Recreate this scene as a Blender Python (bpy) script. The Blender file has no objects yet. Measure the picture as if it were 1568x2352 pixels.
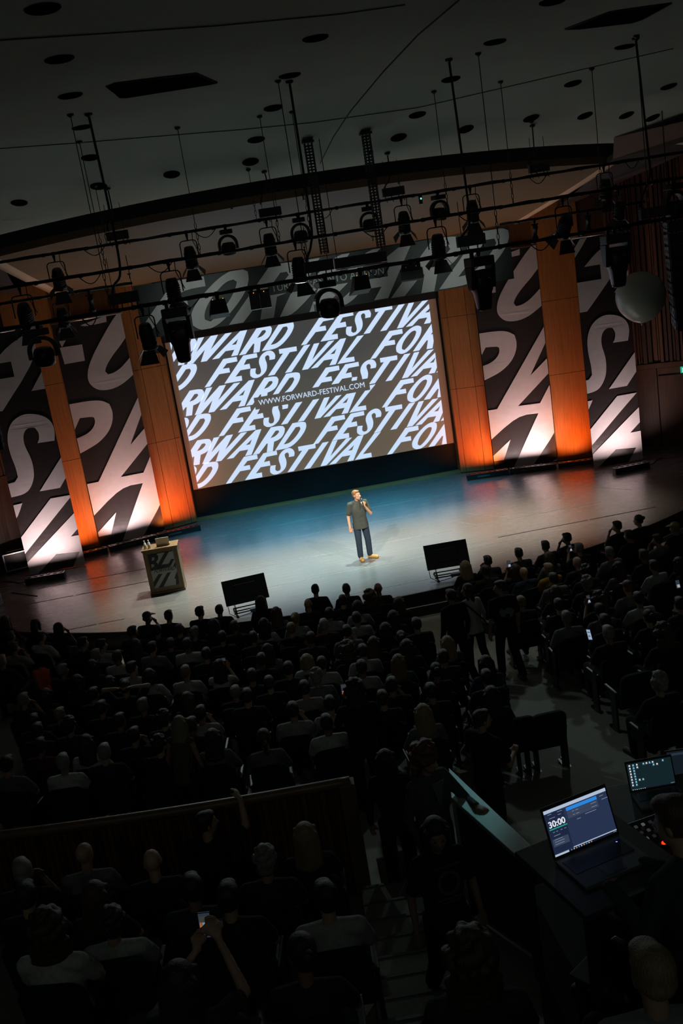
import bpy, bmesh, math, random
from mathutils import Vector, Matrix, Euler
from mathutils.geometry import tessellate_polygon

S = bpy.context.scene
COL = S.collection
rnd = random.Random(11)
PI = math.pi
R = math.radians

# ------------------------------------------------------------------ camera
CAM = Vector((-3.097, -30.647, 7.440))
YAW, PIT, ROL, FPX = 0.10953, 0.25445, 0.15707, 2287.0
FWD = Vector((math.sin(YAW)*math.cos(PIT), math.cos(YAW)*math.cos(PIT), -math.sin(PIT)))
_r = Vector((math.cos(YAW), -math.sin(YAW), 0)); _u = _r.cross(FWD)
RGT = math.cos(ROL)*_r - math.sin(ROL)*_u
UPV = math.sin(ROL)*_r + math.cos(ROL)*_u
cd = bpy.data.cameras.new('camera'); cam = bpy.data.objects.new('camera', cd); COL.objects.link(cam)
cd.sensor_fit = 'VERTICAL'; cd.sensor_height = 36.0; cd.sensor_width = 24.0
cd.lens = FPX/2352*36.0; cd.clip_start = 0.05; cd.clip_end = 200
M = Matrix((RGT, UPV, -FWD)).transposed().to_4x4(); M.translation = CAM
cam.matrix_world = M
S.camera = cam

def ray(px, py): return (px-784)/FPX*RGT - (py-1176)/FPX*UPV + FWD
def onz(px, py, z): d = ray(px, py); return CAM + d*((z-CAM.z)/d.z)
def ony(px, py, y): d = ray(px, py); return CAM + d*((y-CAM.y)/d.y)
def at(px, py, t): return CAM + ray(px, py)*t

# ------------------------------------------------------------------ world, exposure
W = bpy.data.worlds.new('dim_hall'); S.world = W; W.use_nodes = True
W.node_tree.nodes['Background'].inputs[0].default_value = (0.72, 1.0, 0.92, 1)
W.node_tree.nodes['Background'].inputs[1].default_value = 0.014
S.view_settings.view_transform = 'Standard'; S.view_settings.look = 'None'
S.view_settings.exposure = 0.0; S.view_settings.gamma = 1.0; S.view_settings.use_curve_mapping = False
S.cycles.use_denoising = True
S.cycles.max_bounces = 6; S.cycles.diffuse_bounces = 3; S.cycles.glossy_bounces = 3
S.cycles.caustics_reflective = False; S.cycles.caustics_refractive = False

# ------------------------------------------------------------------ lights of the stage rig and added fill lamps
def light(name, kind, loc, target, power, color, parent=None, **kw):
    ld = bpy.data.lights.new(name, kind); ld.energy = power; ld.color = color
    for k, v in kw.items(): setattr(ld, k, v)
    o = bpy.data.objects.new(name, ld); COL.objects.link(o)
    loc = Vector(loc); d = Vector(target)-loc
    o.matrix_world = Matrix.Translation(loc) @ d.to_track_quat('-Z', 'Y').to_matrix().to_4x4()
    return o
ORANGE = (1.0, 0.22, 0.035); PINK = (1.0, 0.74, 0.72)
# front of house profile spots on the stage floor and the speaker
light('key_spot', 'SPOT', (-3.6, -14.6, 6.8), (-0.15, -6.9, 0.9), 6000, (1.0, 0.93, 0.80), spot_size=R(19), spot_blend=1.0, shadow_soft_size=0.07)
light('key_spot', 'SPOT', (3.2, -14.6, 6.8), (0.15, -7.0, 0.9), 3600, (1.0, 0.90, 0.76), spot_size=R(19), spot_blend=1.0, shadow_soft_size=0.07)
# top light over the stage, hung behind the border banner
for x, tx, ty, pw, colr in ((-3.6, -4.2, -7.0, 2900, (1.0, 0.92, 0.76)), (-1.6, -2.2, -6.8, 4300, (0.74, 1.0, 0.96)), (0.8, 0.2, -6.9, 4300, (0.78, 1.0, 0.95)), (2.2, 2.6, -6.6, 3600, (1.0, 0.92, 0.74)), (3.9, 4.8, -6.2, 2500, (1.0, 0.80, 0.62))):
    light('top_spot', 'SPOT', (x, -6.1, 7.4), (tx, ty, 0), pw, colr, spot_size=R(52), spot_blend=1.0, shadow_soft_size=0.12)
for x in (-2.4, 0.0, 2.4):
    light('teal_spot', 'SPOT', (x, -6.6, 7.2), (x*1.1, -2.9, 0), 4600, (0.06, 0.50, 0.80), spot_size=R(42), spot_blend=1.0, shadow_soft_size=0.3)
for x in (-3.0, 0.0, 3.0):  # added lamps that only brighten the border banner
    light('border_fill', 'SPOT', (x*.95, -10.2, 6.8), (x, -7.3, 6.85), 60, (0.85, 1.0, 0.92), spot_size=R(66), spot_blend=1.0, shadow_soft_size=0.15)
light('aisle_fill', 'SPOT', (1.6, -12.1, 7.3), (1.3, -12.4, -0.4), 240, (1.0, 0.95, 0.78), spot_size=R(48), spot_blend=1.0, shadow_soft_size=0.3)  # added lamp, stands for stage light spilling onto the aisle
for x in (-3.6, 3.6):      # added rim lamps on the audience, standing in for the screen's glow
    light('audience_rim_fill', 'SPOT', (x*1.3, -7.6, 6.9), (x*.5, -18.5, 0.6), 360, (0.80, 1.0, 0.98), spot_size=R(66), spot_blend=1.0, shadow_soft_size=0.25)
# added fill lamps behind the camera, lifting the dark audience
for x in (-9.0, -3.0, 3.0):
    light('rear_fill', 'SPOT', (x, -33.0, 9.4), (x*.8, -15.5, 0.5), 50, (0.86, 1.0, 0.93), spot_size=R(64), spot_blend=1.0, shadow_soft_size=0.6)
light('cyan_spot', 'SPOT', (1.2, -12.4, 7.3), (-1.46, -22.6, 2.47), 420, (0.35, 0.95, 1.0), spot_size=R(5), spot_blend=1.0, shadow_soft_size=0.05)
light('back_spot', 'SPOT', (-3.2, -3.4, 7.0), (-4.7, -7.4, 0), 1500, (1.0, 0.9, 0.72), spot_size=R(32), spot_blend=1.0, shadow_soft_size=0.05)
# floor battens: (x0, x1, y of batten, y of target, colour, power) mirrored on both sides
for sx in (-1, 1):
    for nm, x0, x1, yb, yt, col, pw, tz in (
            ('batten_light', 4.25, 5.25, -1.30, -0.30, ORANGE, 22, 1.7),
            ('batten_light', 5.45, 6.9, -1.62, -0.80, PINK, 34, 2.2),
            ('batten_light', 7.2, 7.95, -2.05, -1.02, ORANGE, 22, 1.7),
            ('batten_light', 7.75, 9.1, -3.66, -2.72, PINK, 29, 2.0)):
        cx = sx*(x0+x1)/2
        l = light(nm, 'AREA', (cx, yb+0.10, 0.19), (cx, yt, tz), pw, col, shape='RECTANGLE', size=x1-x0, size_y=0.08, spread=R(125))

# ------------------------------------------------------------------ materials
MATS = {}
def mat(name, color, rough=0.6, metal=0.0, noise=0.0, nscale=8.0, stretch=(1, 1, 1), bump=0.0, emit=None, estr=0.0, objcol=False, sheen=0.0, spec=0.5, coat=0.0):
    if name in MATS: return MATS[name]
    m = bpy.data.materials.new(name); m.use_nodes = True; nt = m.node_tree; b = nt.nodes['Principled BSDF']
    b.inputs['Roughness'].default_value = rough; b.inputs['Metallic'].default_value = metal
    b.inputs['Specular IOR Level'].default_value = spec
    b.inputs['Sheen Weight'].default_value = sheen; b.inputs['Coat Weight'].default_value = coat
    b.inputs['Base Color'].default_value = (*color, 1)
    src = None
    if objcol:
        oi = nt.nodes.new('ShaderNodeObjectInfo'); src = oi.outputs['Color']
    if noise or bump:
        tc = nt.nodes.new('ShaderNodeTexCoord'); mp = nt.nodes.new('ShaderNodeMapping'); mp.inputs['Scale'].default_value = stretch
        nz = nt.nodes.new('ShaderNodeTexNoise'); nz.inputs['Scale'].default_value = nscale; nz.inputs['Detail'].default_value = 5
        nt.links.new(tc.outputs['Object'], mp.inputs[0]); nt.links.new(mp.outputs[0], nz.inputs['Vector'])
        if noise:
            mr = nt.nodes.new('ShaderNodeMapRange'); mr.inputs['From Min'].default_value = .25; mr.inputs['From Max'].default_value = .75
            mr.inputs['To Min'].default_value = 1-noise; mr.inputs['To Max'].default_value = 1+noise
            nt.links.new(nz.outputs['Fac'], mr.inputs['Value'])
            mx = nt.nodes.new('ShaderNodeVectorMath'); mx.operation = 'SCALE'
            if src: nt.links.new(src, mx.inputs[0])
            else: mx.inputs[0].default_value = color
            nt.links.new(mr.outputs[0], mx.inputs['Scale']); src = mx.outputs[0]
        if bump:
            bp = nt.nodes.new('ShaderNodeBump'); bp.inputs['Strength'].default_value = bump; bp.inputs['Distance'].default_value = .02
            nt.links.new(nz.outputs['Fac'], bp.inputs['Height']); nt.links.new(bp.outputs[0], b.inputs['Normal'])
    if src: nt.links.new(src, b.inputs['Base Color'])
    if emit:
        b.inputs['Emission Color'].default_value = (*emit, 1); b.inputs['Emission Strength'].default_value = estr
    MATS[name] = m; return m

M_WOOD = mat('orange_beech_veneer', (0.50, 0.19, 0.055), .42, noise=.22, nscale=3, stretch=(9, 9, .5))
M_WOODD = mat('dark_wood', (0.085, 0.034, 0.016), .5, noise=.35, nscale=3, stretch=(9, 9, .4))
M_SLAT = [mat('slat_wood_%d' % i, c, .55, noise=.3, nscale=4, stretch=(8, 8, .4)) for i, c in enumerate(((.10, .036, .018), (.12, .05, .024), (.065, .03, .018)))]
M_BLACK = mat('black_masking_cloth', (0.012, 0.014, 0.014), .85)
M_METAL = mat('black_painted_steel', (0.012, 0.013, 0.013), .42, noise=.2, nscale=20)
M_PLAST = mat('black_plastic', (0.010, 0.010, 0.011), .35)
M_CEIL = mat('ceiling_plaster', (0.47, 0.51, 0.45), .9, noise=.04, nscale=1.2, bump=.05)
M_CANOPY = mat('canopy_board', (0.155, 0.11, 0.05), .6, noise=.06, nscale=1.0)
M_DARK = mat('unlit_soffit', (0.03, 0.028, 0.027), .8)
M_BANN = mat('dark_banner_fabric', (0.032, 0.025, 0.025), .36, noise=.12, nscale=9, bump=.25)
M_PRINT = mat('white_banner_print', (0.66, 0.62, 0.63), .62, noise=.05, nscale=6, bump=.12)
M_ALU = mat('aluminium', (0.55, 0.55, 0.55), .35, metal=1.0)
M_CARPET = mat('grey_carpet', (0.24, 0.235, 0.20), .95, noise=.25, nscale=60)
M_GREYB = mat('grey_painted_box', (0.075, 0.082, 0.078), .6)

# ------------------------------------------------------------------ mesh helpers
class MB:
    def __init__(s): s.v = []; s.f = []; s.m = []; s.sm = []
    def add(s, vs, fs, mi=0, smooth=False):
        o = len(s.v); s.v += [tuple(v) for v in vs]
        s.f += [tuple(i+o for i in f) for f in fs]; s.m += [mi]*len(fs); s.sm += [smooth]*len(fs)
        return s
    def box(s, c, d, rot=None, mi=0):
        hx, hy, hz = d[0]/2, d[1]/2, d[2]/2
        vs = [Vector((x, y, z)) for x in (-hx, hx) for y in (-hy, hy) for z in (-hz, hz)]
        if rot is not None:
            q = Euler(rot).to_matrix() if not isinstance(rot, Matrix) else rot
            vs = [q @ v for v in vs]
        c = Vector(c)
        return s.add([v+c for v in vs], [(0, 1, 3, 2), (4, 6, 7, 5), (0, 4, 5, 1), (2, 3, 7, 6), (0, 2, 6, 4), (1, 5, 7, 3)], mi)
    def hexa(s, p, mi=0):   # 8 points: bottom 4 (ccw), top 4
        return s.add(p, [(3, 2, 1, 0), (4, 5, 6, 7), (0, 1, 5, 4), (1, 2, 6, 5), (2, 3, 7, 6), (3, 0, 4, 7)], mi)
    def tube(s, pts, r, n=8, mi=0, caps=True, closed=False):
        pts = [Vector(p) for p in pts]; rr = r if isinstance(r, (list, tuple)) else [r]*len(pts)
        vs = []; prev = None; L = len(pts)
        for i, p in enumerate(pts):
            if closed: t = pts[(i+1) % L]-pts[i-1]
            else: t = pts[min(i+1, L-1)]-pts[max(i-1, 0)]
            t.normalize()
            if prev is None:
                a = Vector((0, 0, 1)) if abs(t.z) < .9 else Vector((1, 0, 0)); u = t.cross(a).normalized()
            else:
                u = prev - t*prev.dot(t)
                u = u.normalized() if u.length > 1e-6 else t.orthogonal().normalized()
            w = t.cross(u); prev = u
            for k in range(n):
                a = 2*PI*k/n; vs.append(p + rr[i]*(math.cos(a)*u + math.sin(a)*w))
        fs = []; end = L if closed else L-1
        for i in range(end):
            j = (i+1) % L
            for k in range(n): fs.append((i*n+k, i*n+(k+1) % n, j*n+(k+1) % n, j*n+k))
        if caps and not closed: fs += [tuple(range(n-1, -1, -1)), tuple((L-1)*n+k for k in range(n))]
        return s.add(vs, fs, mi, True)
    def lathe(s, prof, c=(0, 0, 0), mtx=None, n=16, mi=0):  # prof: (r, z)
        vs = []; fs = []; c = Vector(c)
        for r_, z in prof:
            for k in range(n):
                a = 2*PI*k/n; p = Vector((r_*math.cos(a), r_*math.sin(a), z))
                vs.append((mtx @ p if mtx else p)+c)
        for i in range(len(prof)-1):
            for k in range(n): fs.append((i*n+k, i*n+(k+1) % n, (i+1)*n+(k+1) % n, (i+1)*n+k))
        fs += [tuple(range(n-1, -1, -1)), tuple((len(prof)-1)*n+k for k in range(n))]
        return s.add(vs, fs, mi, True)
    def ell(s, c, rad, n=14, m=9, rot=None, mi=0):
        vs = []; fs = []; c = Vector(c); q = Euler(rot).to_matrix() if rot else Matrix.Identity(3)
        for i in range(m+1):
            t = PI*i/m
            for k in range(n):
                a = 2*PI*k/n
                vs.append(q @ Vector((rad[0]*math.sin(t)*math.cos(a), rad[1]*math.sin(t)*math.sin(a), -rad[2]*math.cos(t)))+c)
        for i in range(m):
            for k in range(n): fs.append((i*n+k, i*n+(k+1) % n, (i+1)*n+(k+1) % n, (i+1)*n+k))
        return s.add(vs, fs, mi, True)
    def poly(s, outer, holes, fr, t=0.004, mi=0):   # fr(u, v, d) -> 3-D point ; extruded print
        loops = [outer]+([h for h in holes if h])
        flat = [p for l in loops for p in l]
        tris = tessellate_polygon([[Vector((p[0], p[1], 0)) for p in l] for l in loops])
        return s.tris(flat, tris, fr, t, mi, loops)
    def tris(s, flat, tris, fr, t, mi=0, loops=None):
        n = len(flat); vs = [fr(p[0], p[1], t) for p in flat]+[fr(p[0], p[1], 0) for p in flat]
        fs = []
        for a, b, c in tris:
            ar = (flat[b][0]-flat[a][0])*(flat[c][1]-flat[a][1])-(flat[b][1]-flat[a][1])*(flat[c][0]-flat[a][0])
            if abs(ar) < 1e-9: continue
            fs.append((a, b, c) if ar > 0 else (a, c, b))
        if loops:
            o = 0
            for l in loops:
                k = len(l)
                for i in range(k): fs.append((o+i, o+(i+1) % k, n+o+(i+1) % k, n+o+i))
                o += k
        return s.add(vs, fs, mi)
    def build(s, name, mats, parent=None, bevel=0.0, smooth=None):
        me = bpy.data.meshes.new(name); me.from_pydata(s.v, [], s.f)
        for m in (mats if isinstance(mats, (list, tuple)) else [mats]): me.materials.append(m)
        me.polygons.foreach_set('material_index', s.m)
        me.polygons.foreach_set('use_smooth', [smooth if smooth is not None else x for x in s.sm])
        if bevel:
            bm = bmesh.new(); bm.from_mesh(me)
            bmesh.ops.remove_doubles(bm, verts=bm.verts, dist=1e-5)
            ed = [e for e in bm.edges if len(e.link_faces) == 2 and e.calc_face_angle(0) > R(35)]
            bmesh.ops.bevel(bm, geom=ed, offset=bevel, segments=2, affect='EDGES', profile=.6)
            bm.to_mesh(me); bm.free()
        me.update()
        o = bpy.data.objects.new(name, me); COL.objects.link(o)
        if parent: o.parent = parent
        return o

def tag(o, label=None, cat=None, group=None, kind=None):
    if label: o['label'] = label
    if cat: o['category'] = cat
    if group: o['group'] = group
    if kind: o['kind'] = kind
    return o
def thing(name, label, cat, loc=(0, 0, 0), rz=0, group=None, rot=None):
    o = bpy.data.objects.new(name, None); COL.objects.link(o); o.location = loc
    o.rotation_euler = rot if rot else (0, 0, rz); o.empty_display_size = .1
    return tag(o, label, cat, group)
def copy_tree(o, parent=None):
    c = o.copy(); COL.objects.link(c)
    if parent: c.parent = parent
    for ch in list(o.children): copy_tree(ch, c)
    return c
def structure(o): o['kind'] = 'structure'; return o
# ================================================================== ROOM SHELL
STAGE_C = Vector((0, 4.7)); STAGE_R = 15.0
def front_y(x): return STAGE_C.y - math.sqrt(STAGE_R**2 - x*x)
FL0 = -0.47                                   # hall floor at the foot of the stage
def floor_z(x, y):
    r = math.hypot(x-STAGE_C.x, y-STAGE_C.y)-STAGE_R      # distance in front of the stage edge
    if r < 2: return FL0
    if r < 7: return FL0 + 0.10*(r-2) + .004*(r-2)**2
    return FL0 + .6 + .145*(r-7) + .012*(r-7)**2 + (.02*(r-12.5)**2 if r > 12.5 else 0)

# stage: one deck with vinyl sheets laid on it
st = thing('floor', None, None); structure(st)
xs = [-12+24*i/60 for i in range(61)]
b = MB()
vs = [(x, front_y(x), 0) for x in xs]+[(x, 1.2, 0) for x in xs]; n = len(xs)
b.add(vs, [(i, i+1, n+i+1, n+i) for i in range(n-1)])
vs = [(x, front_y(x), -0.03) for x in xs]+[(x, front_y(x), 0) for x in xs]
b.add(vs, [(i, i+1, n+i+1, n+i) for i in range(n-1)])
def floor_mat():
    m = bpy.data.materials.new('stage_vinyl'); m.use_nodes = True; nt = m.node_tree; p = nt.nodes['Principled BSDF']
    tc = nt.nodes.new('ShaderNodeTexCoord'); mp = nt.nodes.new('ShaderNodeMapping'); mp.inputs['Scale'].default_value = (.6, 5, 1)
    nz = nt.nodes.new('ShaderNodeTexNoise'); nz.inputs['Scale'].default_value = 2.2; nz.inputs['Detail'].default_value = 7; nz.inputs['Roughness'].default_value = .65
    nt.links.new(tc.outputs['Object'], mp.inputs[0]); nt.links.new(mp.outputs[0], nz.inputs['Vector'])
    r1 = nt.nodes.new('ShaderNodeMapRange'); r1.inputs[1].default_value = .3; r1.inputs[2].default_value = .7; r1.inputs[3].default_value = .22; r1.inputs[4].default_value = .30
    nt.links.new(nz.outputs['Fac'], r1.inputs[0]); nt.links.new(r1.outputs[0], p.inputs['Roughness'])
    cr = nt.nodes.new('ShaderNodeMapRange'); cr.inputs[1].default_value = .25; cr.inputs[2].default_value = .75; cr.inputs[3].default_value = .125; cr.inputs[4].default_value = .155
    nt.links.new(nz.outputs['Fac'], cr.inputs[0])
    cb = nt.nodes.new('ShaderNodeCombineColor')
    for k, g in enumerate((1.0, 1.0, .98)):
        mm = nt.nodes.new('ShaderNodeMath'); mm.operation = 'MULTIPLY'; mm.inputs[1].default_value = g
        nt.links.new(cr.outputs[0], mm.inputs[0]); nt.links.new(mm.outputs[0], cb.inputs[k])
    nt.links.new(cb.outputs[0], p.inputs['Base Color'])
    p.inputs['Specular IOR Level'].default_value = .9
    return m
M_STAGE = floor_mat()
b.build('stage_deck', M_STAGE, st)
b = MB(); vs = [(x, front_y(x)+.012, FL0) for x in xs]+[(x, front_y(x)+.012, -0.03) for x in xs]
b.add(vs, [(i, i+1, n+i+1, n+i) for i in range(n-1)]).build('stage_front', M_PLAST, st)
b = MB().tube([(x, front_y(x)-.008, -.012) for x in xs], .012, 6); b.build('stage_nosing', mat('stage_nosing_grey', (.25, .24, .2), .5), st)
M_GLINT_TAPE = mat('pale_glint_tape', (.24, .25, .24), .35)  # pale strips paint the highlight running along the vinyl seams
M_SEAM = mat('dark_floor_seam', (.012, .012, .013), .5)
for x0, x1, y, m_ in ((-4.2, 4.2, -2.36, M_GLINT_TAPE), (-4.0, 4.0, -3.98, M_GLINT_TAPE), (-4.9, 6.6, -6.15, M_GLINT_TAPE), (-5.6, 5.4, -7.9, M_GLINT_TAPE),
                      (-8.8, -4.8, -5.55, M_SEAM), (-8.2, -6.0, -8.2, M_SEAM), (-1.0, 2.6, -9.55, M_GLINT_TAPE), (3.2, 7.4, -7.5, M_SEAM), (-8.6, -5.4, -4.3, M_SEAM)):
    # seams are laid in lengths with small breaks
    x = x0
    while x < x1-.2:
        L = min(rnd.uniform(1.3, 2.6), x1-x)
        MB().box((x+L/2, y, .0015), (L-.05, .016 if m_ is M_GLINT_TAPE else .045, .003)).build('glint_tape' if m_ is M_GLINT_TAPE else 'vinyl_seam', m_, st); x += L
for p0, p1 in (((3.15, -4.9), (4.1, -6.2)), ((6.9, -4.6), (7.6, -5.6)), ((2.6, -5.3), (3.0, -6.0))):
    d = Vector(p1)-Vector(p0); a = math.atan2(d.y, d.x)
    MB().box(((p0[0]+p1[0])/2, (p0[1]+p1[1])/2, .0015), (d.length, .016, .003), (0, 0, a)).build('glint_tape', M_GLINT_TAPE, st)

# hall floor, raked in an arc
hf = MB(); na, nr = 40, 40
for i in range(nr+1):
    r_ = STAGE_R+.01+18.0*i/nr
    for k in range(na+1):
        a = R(-62+124*k/na)-PI/2
        x, y = STAGE_C.x+r_*math.cos(a), STAGE_C.y+r_*math.sin(a); hf.v.append((x, y, floor_z(x, y)))
for i in range(nr):
    for k in range(na):
        q = i*(na+1)+k; hf.f.append((q, q+na+1, q+na+2, q+1)); hf.m.append(0); hf.sm.append(True)
structure(hf.build('floor_hall', M_CARPET))

# back wall with the dark reveal, the white screen sheet and its masking
bw = thing('wall_back', None, None); structure(bw)
MB().box((0, .25, 4.0), (8.56, .3, 8.0)).build('dark_wall_panel', M_BLACK, bw)
for sx in (-1, 1): MB().box((sx*11.2, 0.9, 4.6), (13.0, .3, 9.4)).build('rear_wall_panel', M_DARK, bw)
structure(MB().box((0, -.02, .045), (8.7, .17, .09)).build('baseboard_back', mat('pale_wood_skirting', (.50, .22, .09), .45, noise=.2, nscale=5, stretch=(.5, 6, 6))))

# wooden pilasters beside the screen: faceted veneer panels with joints
def pilaster(sx, pts, joints, label, ztop):
    p = thing('pilaster', label, 'wall panel', (0, 0, 0), group='orange lit wooden pilasters'); p['kind'] = 'structure'
    zs = [.02]+joints+[ztop]
    for i in range(len(pts)-1):
        a, c = Vector(pts[i]), Vector(pts[i+1]); d = (c-a); L = d.length; d.normalize(); nrm = Vector((d.y, -d.x))
        a = a+d*.006; c = c-d*.006
        for z0, z1 in zip(zs, zs[1:]):
            z0 += .006; z1 -= .006
            q = [a, c, c-nrm*.06, a-nrm*.06]
            bot = [Vector((sx*v.x, v.y, z0)) for v in q]; top = [Vector((sx*v.x, v.y, z1)) for v in q]
            if sx < 0: bot = [bot[1], bot[0], bot[3], bot[2]]; top = [top[1], top[0], top[3], top[2]]
            MB().hexa(bot+top).build('veneer_panel', M_WOOD, p)
    # dark core behind the joints
    q = [Vector(v) for v in pts]; mb = MB(); vs = [(sx*v.x, v.y+.05, z) for z in (0, ztop) for v in q]; k = len(q)
    mb.add(vs, [(i, i+1, k+i+1, k+i) for i in range(k-1)]).build('pilaster_core', M_DARK, p)
    return p
INN = [(4.24, .1), (4.27, -.16), (4.43, -.22), (5.0, -.42), (5.27, -.50), (5.40, -.20)]
OUT = [(7.15, -.75), (7.22, -1.02), (8.45, -1.22), (8.6, -.8)]
for sx, side in ((-1, 'left'), (1, 'right')):
    pilaster(sx, INN, [2.72, 4.95], 'wide orange lit wooden pilaster next to the screen, %s side' % side, 7.6)
    pilaster(sx, OUT, [2.75, 5.0], 'orange lit wooden pilaster between the two printed banners, %s side' % side, 7.9)
    # plain wood wall seen above the banners
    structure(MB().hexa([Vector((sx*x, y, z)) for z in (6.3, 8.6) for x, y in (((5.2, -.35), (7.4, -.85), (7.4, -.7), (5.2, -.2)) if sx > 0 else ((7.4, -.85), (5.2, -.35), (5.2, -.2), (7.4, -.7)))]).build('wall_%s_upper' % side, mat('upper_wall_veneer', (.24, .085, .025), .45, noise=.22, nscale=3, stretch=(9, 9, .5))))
    structure(MB().hexa([Vector((sx*x, y, z)) for z in (0, 9.0) for x, y in (((8.4, -1.1), (9.9, -1.62), (9.9, -1.45), (8.4, -.9)) if sx > 0 else ((9.9, -1.62), (8.4, -1.1), (8.4, -.9), (9.9, -1.45)))]).build('wall_%s_return' % side, M_WOODD))

# side walls of vertical slats above plain door panels
def side_wall(sx, side):
    w = thing('wall_'+side, None, None); structure(w)
    A = Vector((9.45, -1.46)); D = Vector((.88, -.475)).normalized(); N = Vector((D.y, -D.x))
    def P(s_, o, z): v = A+D*s_+N*o; return Vector((sx*v.x, v.y, z))
    def slab(s0, s1, o0, o1, z0, z1, name, m, z1b=None):
        z1b = z1 if z1b is None else z1b
        q = [P(s0, o1, z0), P(s1, o1, z0), P(s1, o0, z0), P(s0, o0, z0), P(s0, o1, z1), P(s1, o1, z1b), P(s1, o0, z1b), P(s0, o0, z1)]
        if sx < 0: q = [q[1], q[0], q[3], q[2], q[5], q[4], q[7], q[6]]
        return MB().hexa(q).build(name, m, w)
    slab(-.6, 9, -.3, -.1, -.5, 10, 'wall_core', M_DARK)
    s_ = -.35
    r_ = random.Random(3)
    while s_ < 4.2:
        wd = r_.choice((.045, .06, .085, .11)); zt = 7.72+.42*(s_+.9)
        slab(s_, s_+wd, -.1, r_.choice((.0, .03, .055)), 2.72, min(zt, 9.9), 'slat', r_.choice(M_SLAT)); s_ += wd+r_.choice((.02, .035, .05))
    slab(-.4, 4.4, -.1, .07, 2.55, 2.70, 'rail', M_WOODD)
    for k, (s0, s1) in enumerate(((-.3, .28), (.30, .92), (.95, 1.85), (1.87, 2.8), (2.83, 3.9))):
        slab(s0, s1, -.1, -.02, .12, 2.53, 'wood_panel', M_WOODD)
    slab(-.4, 4.4, -.1, .01, 0, .11, 'skirting', M_GREYB)
    return w, P
for sx, side in ((-1, 'left'), (1, 'right')):
    w, PW = side_wall(sx, side)
    if sx > 0:
        # pair of doors in the right wall
        for k, (s0, s1) in enumerate(((.97, 1.84), (1.88, 2.78))):
            dr = structure(thing('door_%d' % (k+1), None, None))
            q = [PW(s0, .03, .12), PW(s1, .03, .12), PW(s1, -.03, .12), PW(s0, -.03, .12), PW(s0, .03, 2.3), PW(s1, .03, 2.3), PW(s1, -.03, 2.3), PW(s0, -.03, 2.3)]
            MB().hexa(q).build('door_leaf', M_WOODD, dr)
            h = s1-.1 if k == 0 else s0+.1
            MB().tube([PW(h, .03, 1.02), PW(h, .09, 1.02), PW(h+(-.13 if k == 0 else .13), .09, 1.02)], .012, 8).build('door_handle', M_ALU, dr)
        ex = thing('exit_sign', 'small green illuminated running man exit sign above the doors', 'sign')
        c0 = 1.62
        q = [PW(c0, .10, 2.34), PW(c0+.36, .10, 2.34), PW(c0+.36, .0, 2.34), PW(c0, .0, 2.34), PW(c0, .10, 2.52), PW(c0+.36, .10, 2.52), PW(c0+.36, .0, 2.52), PW(c0, .0, 2.52)]
        MB().hexa(q).build('sign_box', mat('exit_green', (.0, .2, .12), .4, emit=(.02, .62, .42), estr=.55), ex)
        wh = mat('exit_white', (.8, .9, .85), .4, emit=(.75, 1, .9), estr=.8)
        fr = lambda u, v, d: PW(c0+u, .101+d, 2.34+v)
        MB().poly([(.05, .02), (.12, .02), (.12, .15), (.05, .15)], [[(.065, .02), (.105, .02), (.105, .13), (.065, .13)][::-1]], fr, .004).build('door_pictogram', wh, ex)
        MB().poly([(.20, .05), (.235, .09), (.235, .05), (.255, .05), (.255, .10), (.28, .10), (.245, .15), (.21, .10), (.225, .10)], [], fr, .004).build('arrow_pictogram', wh, ex)

# ------------------------------------------------------------------ ceiling
def smooth(t): t = max(0, min(1, t)); return t*t*(3-2*t)
def ceil_edge(x): return 6.4-math.sqrt(15.2**2-min(abs(x), 11)**2)
def ceil_z(x, y):
    d = (y-ceil_edge(x))+5.0
    return 10.0-.62*smooth(d/5.0)-.3*smooth((d-3)/2.2)-.004*x*x
cb = MB(); nx, ny = 64, 90
for i in range(ny+1):
    for k in range(nx+1):
        x = -16+32*k/nx; ye = ceil_edge(x); y = -33+(ye+33)*(1-(1-i/ny)**1.5); cb.v.append((x, y, ceil_z(x, y)))
for i in range(ny):
    for k in range(nx):
        q = i*(nx+1)+k; cb.f.append((q, q+nx+1, q+nx+2, q+1)); cb.m.append(0); cb.sm.append(True)
ce = structure(cb.build('ceiling', M_CEIL))
def on_ceiling(px, py):
    d = ray(px, py); lo = 4.0; t = 4.0
    while t < 60:
        p = CAM+d*t
        if p.z >= ceil_z(p.x, p.y): break
        lo = t; t += .25
    for _ in range(20):
        m_ = (lo+t)/2; p = CAM+d*m_
        if p.z >= ceil_z(p.x, p.y): t = m_
        else: lo = m_
    p = CAM+d*t
    return Vector((p.x, p.y, ceil_z(p.x, p.y)))
M_SEAMC = mat('ceiling_joint', (.10, .10, .095), .9, spec=0)
for pts in (((-200, 105), (0, 90), (250, 74), (500, 57), (784, 30), (950, 6)), ((0, 340), (180, 327), (360, 312), (560, 296), (720, 280), (960, 246), (1200, 190), (1390, 146), (1568, 105))):
    o = [];
    for i in range(len(pts)-1):
        for k in range(8):
            px = pts[i][0]+(pts[i+1][0]-pts[i][0])*k/8; py = pts[i][1]+(pts[i+1][1]-pts[i][1])*k/8
            v = on_ceiling(px, py); o.append((v.x, v.y, v.z-.01))
    MB().tube(o, .007, 5).build('ceiling_joint', M_SEAMC, ce)
def ceil_rot(p):
    e = .1; n_ = Vector((-(ceil_z(p.x+e, p.y)-ceil_z(p.x-e, p.y))/(2*e), -(ceil_z(p.x, p.y+e)-ceil_z(p.x, p.y-e))/(2*e), 1)).normalized()
    return n_.to_track_quat('Z', 'Y').to_euler()
M_HOLE = mat('unlit_downlight', (.010, .010, .009), 1.0, spec=0)
dl0 = None
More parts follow.
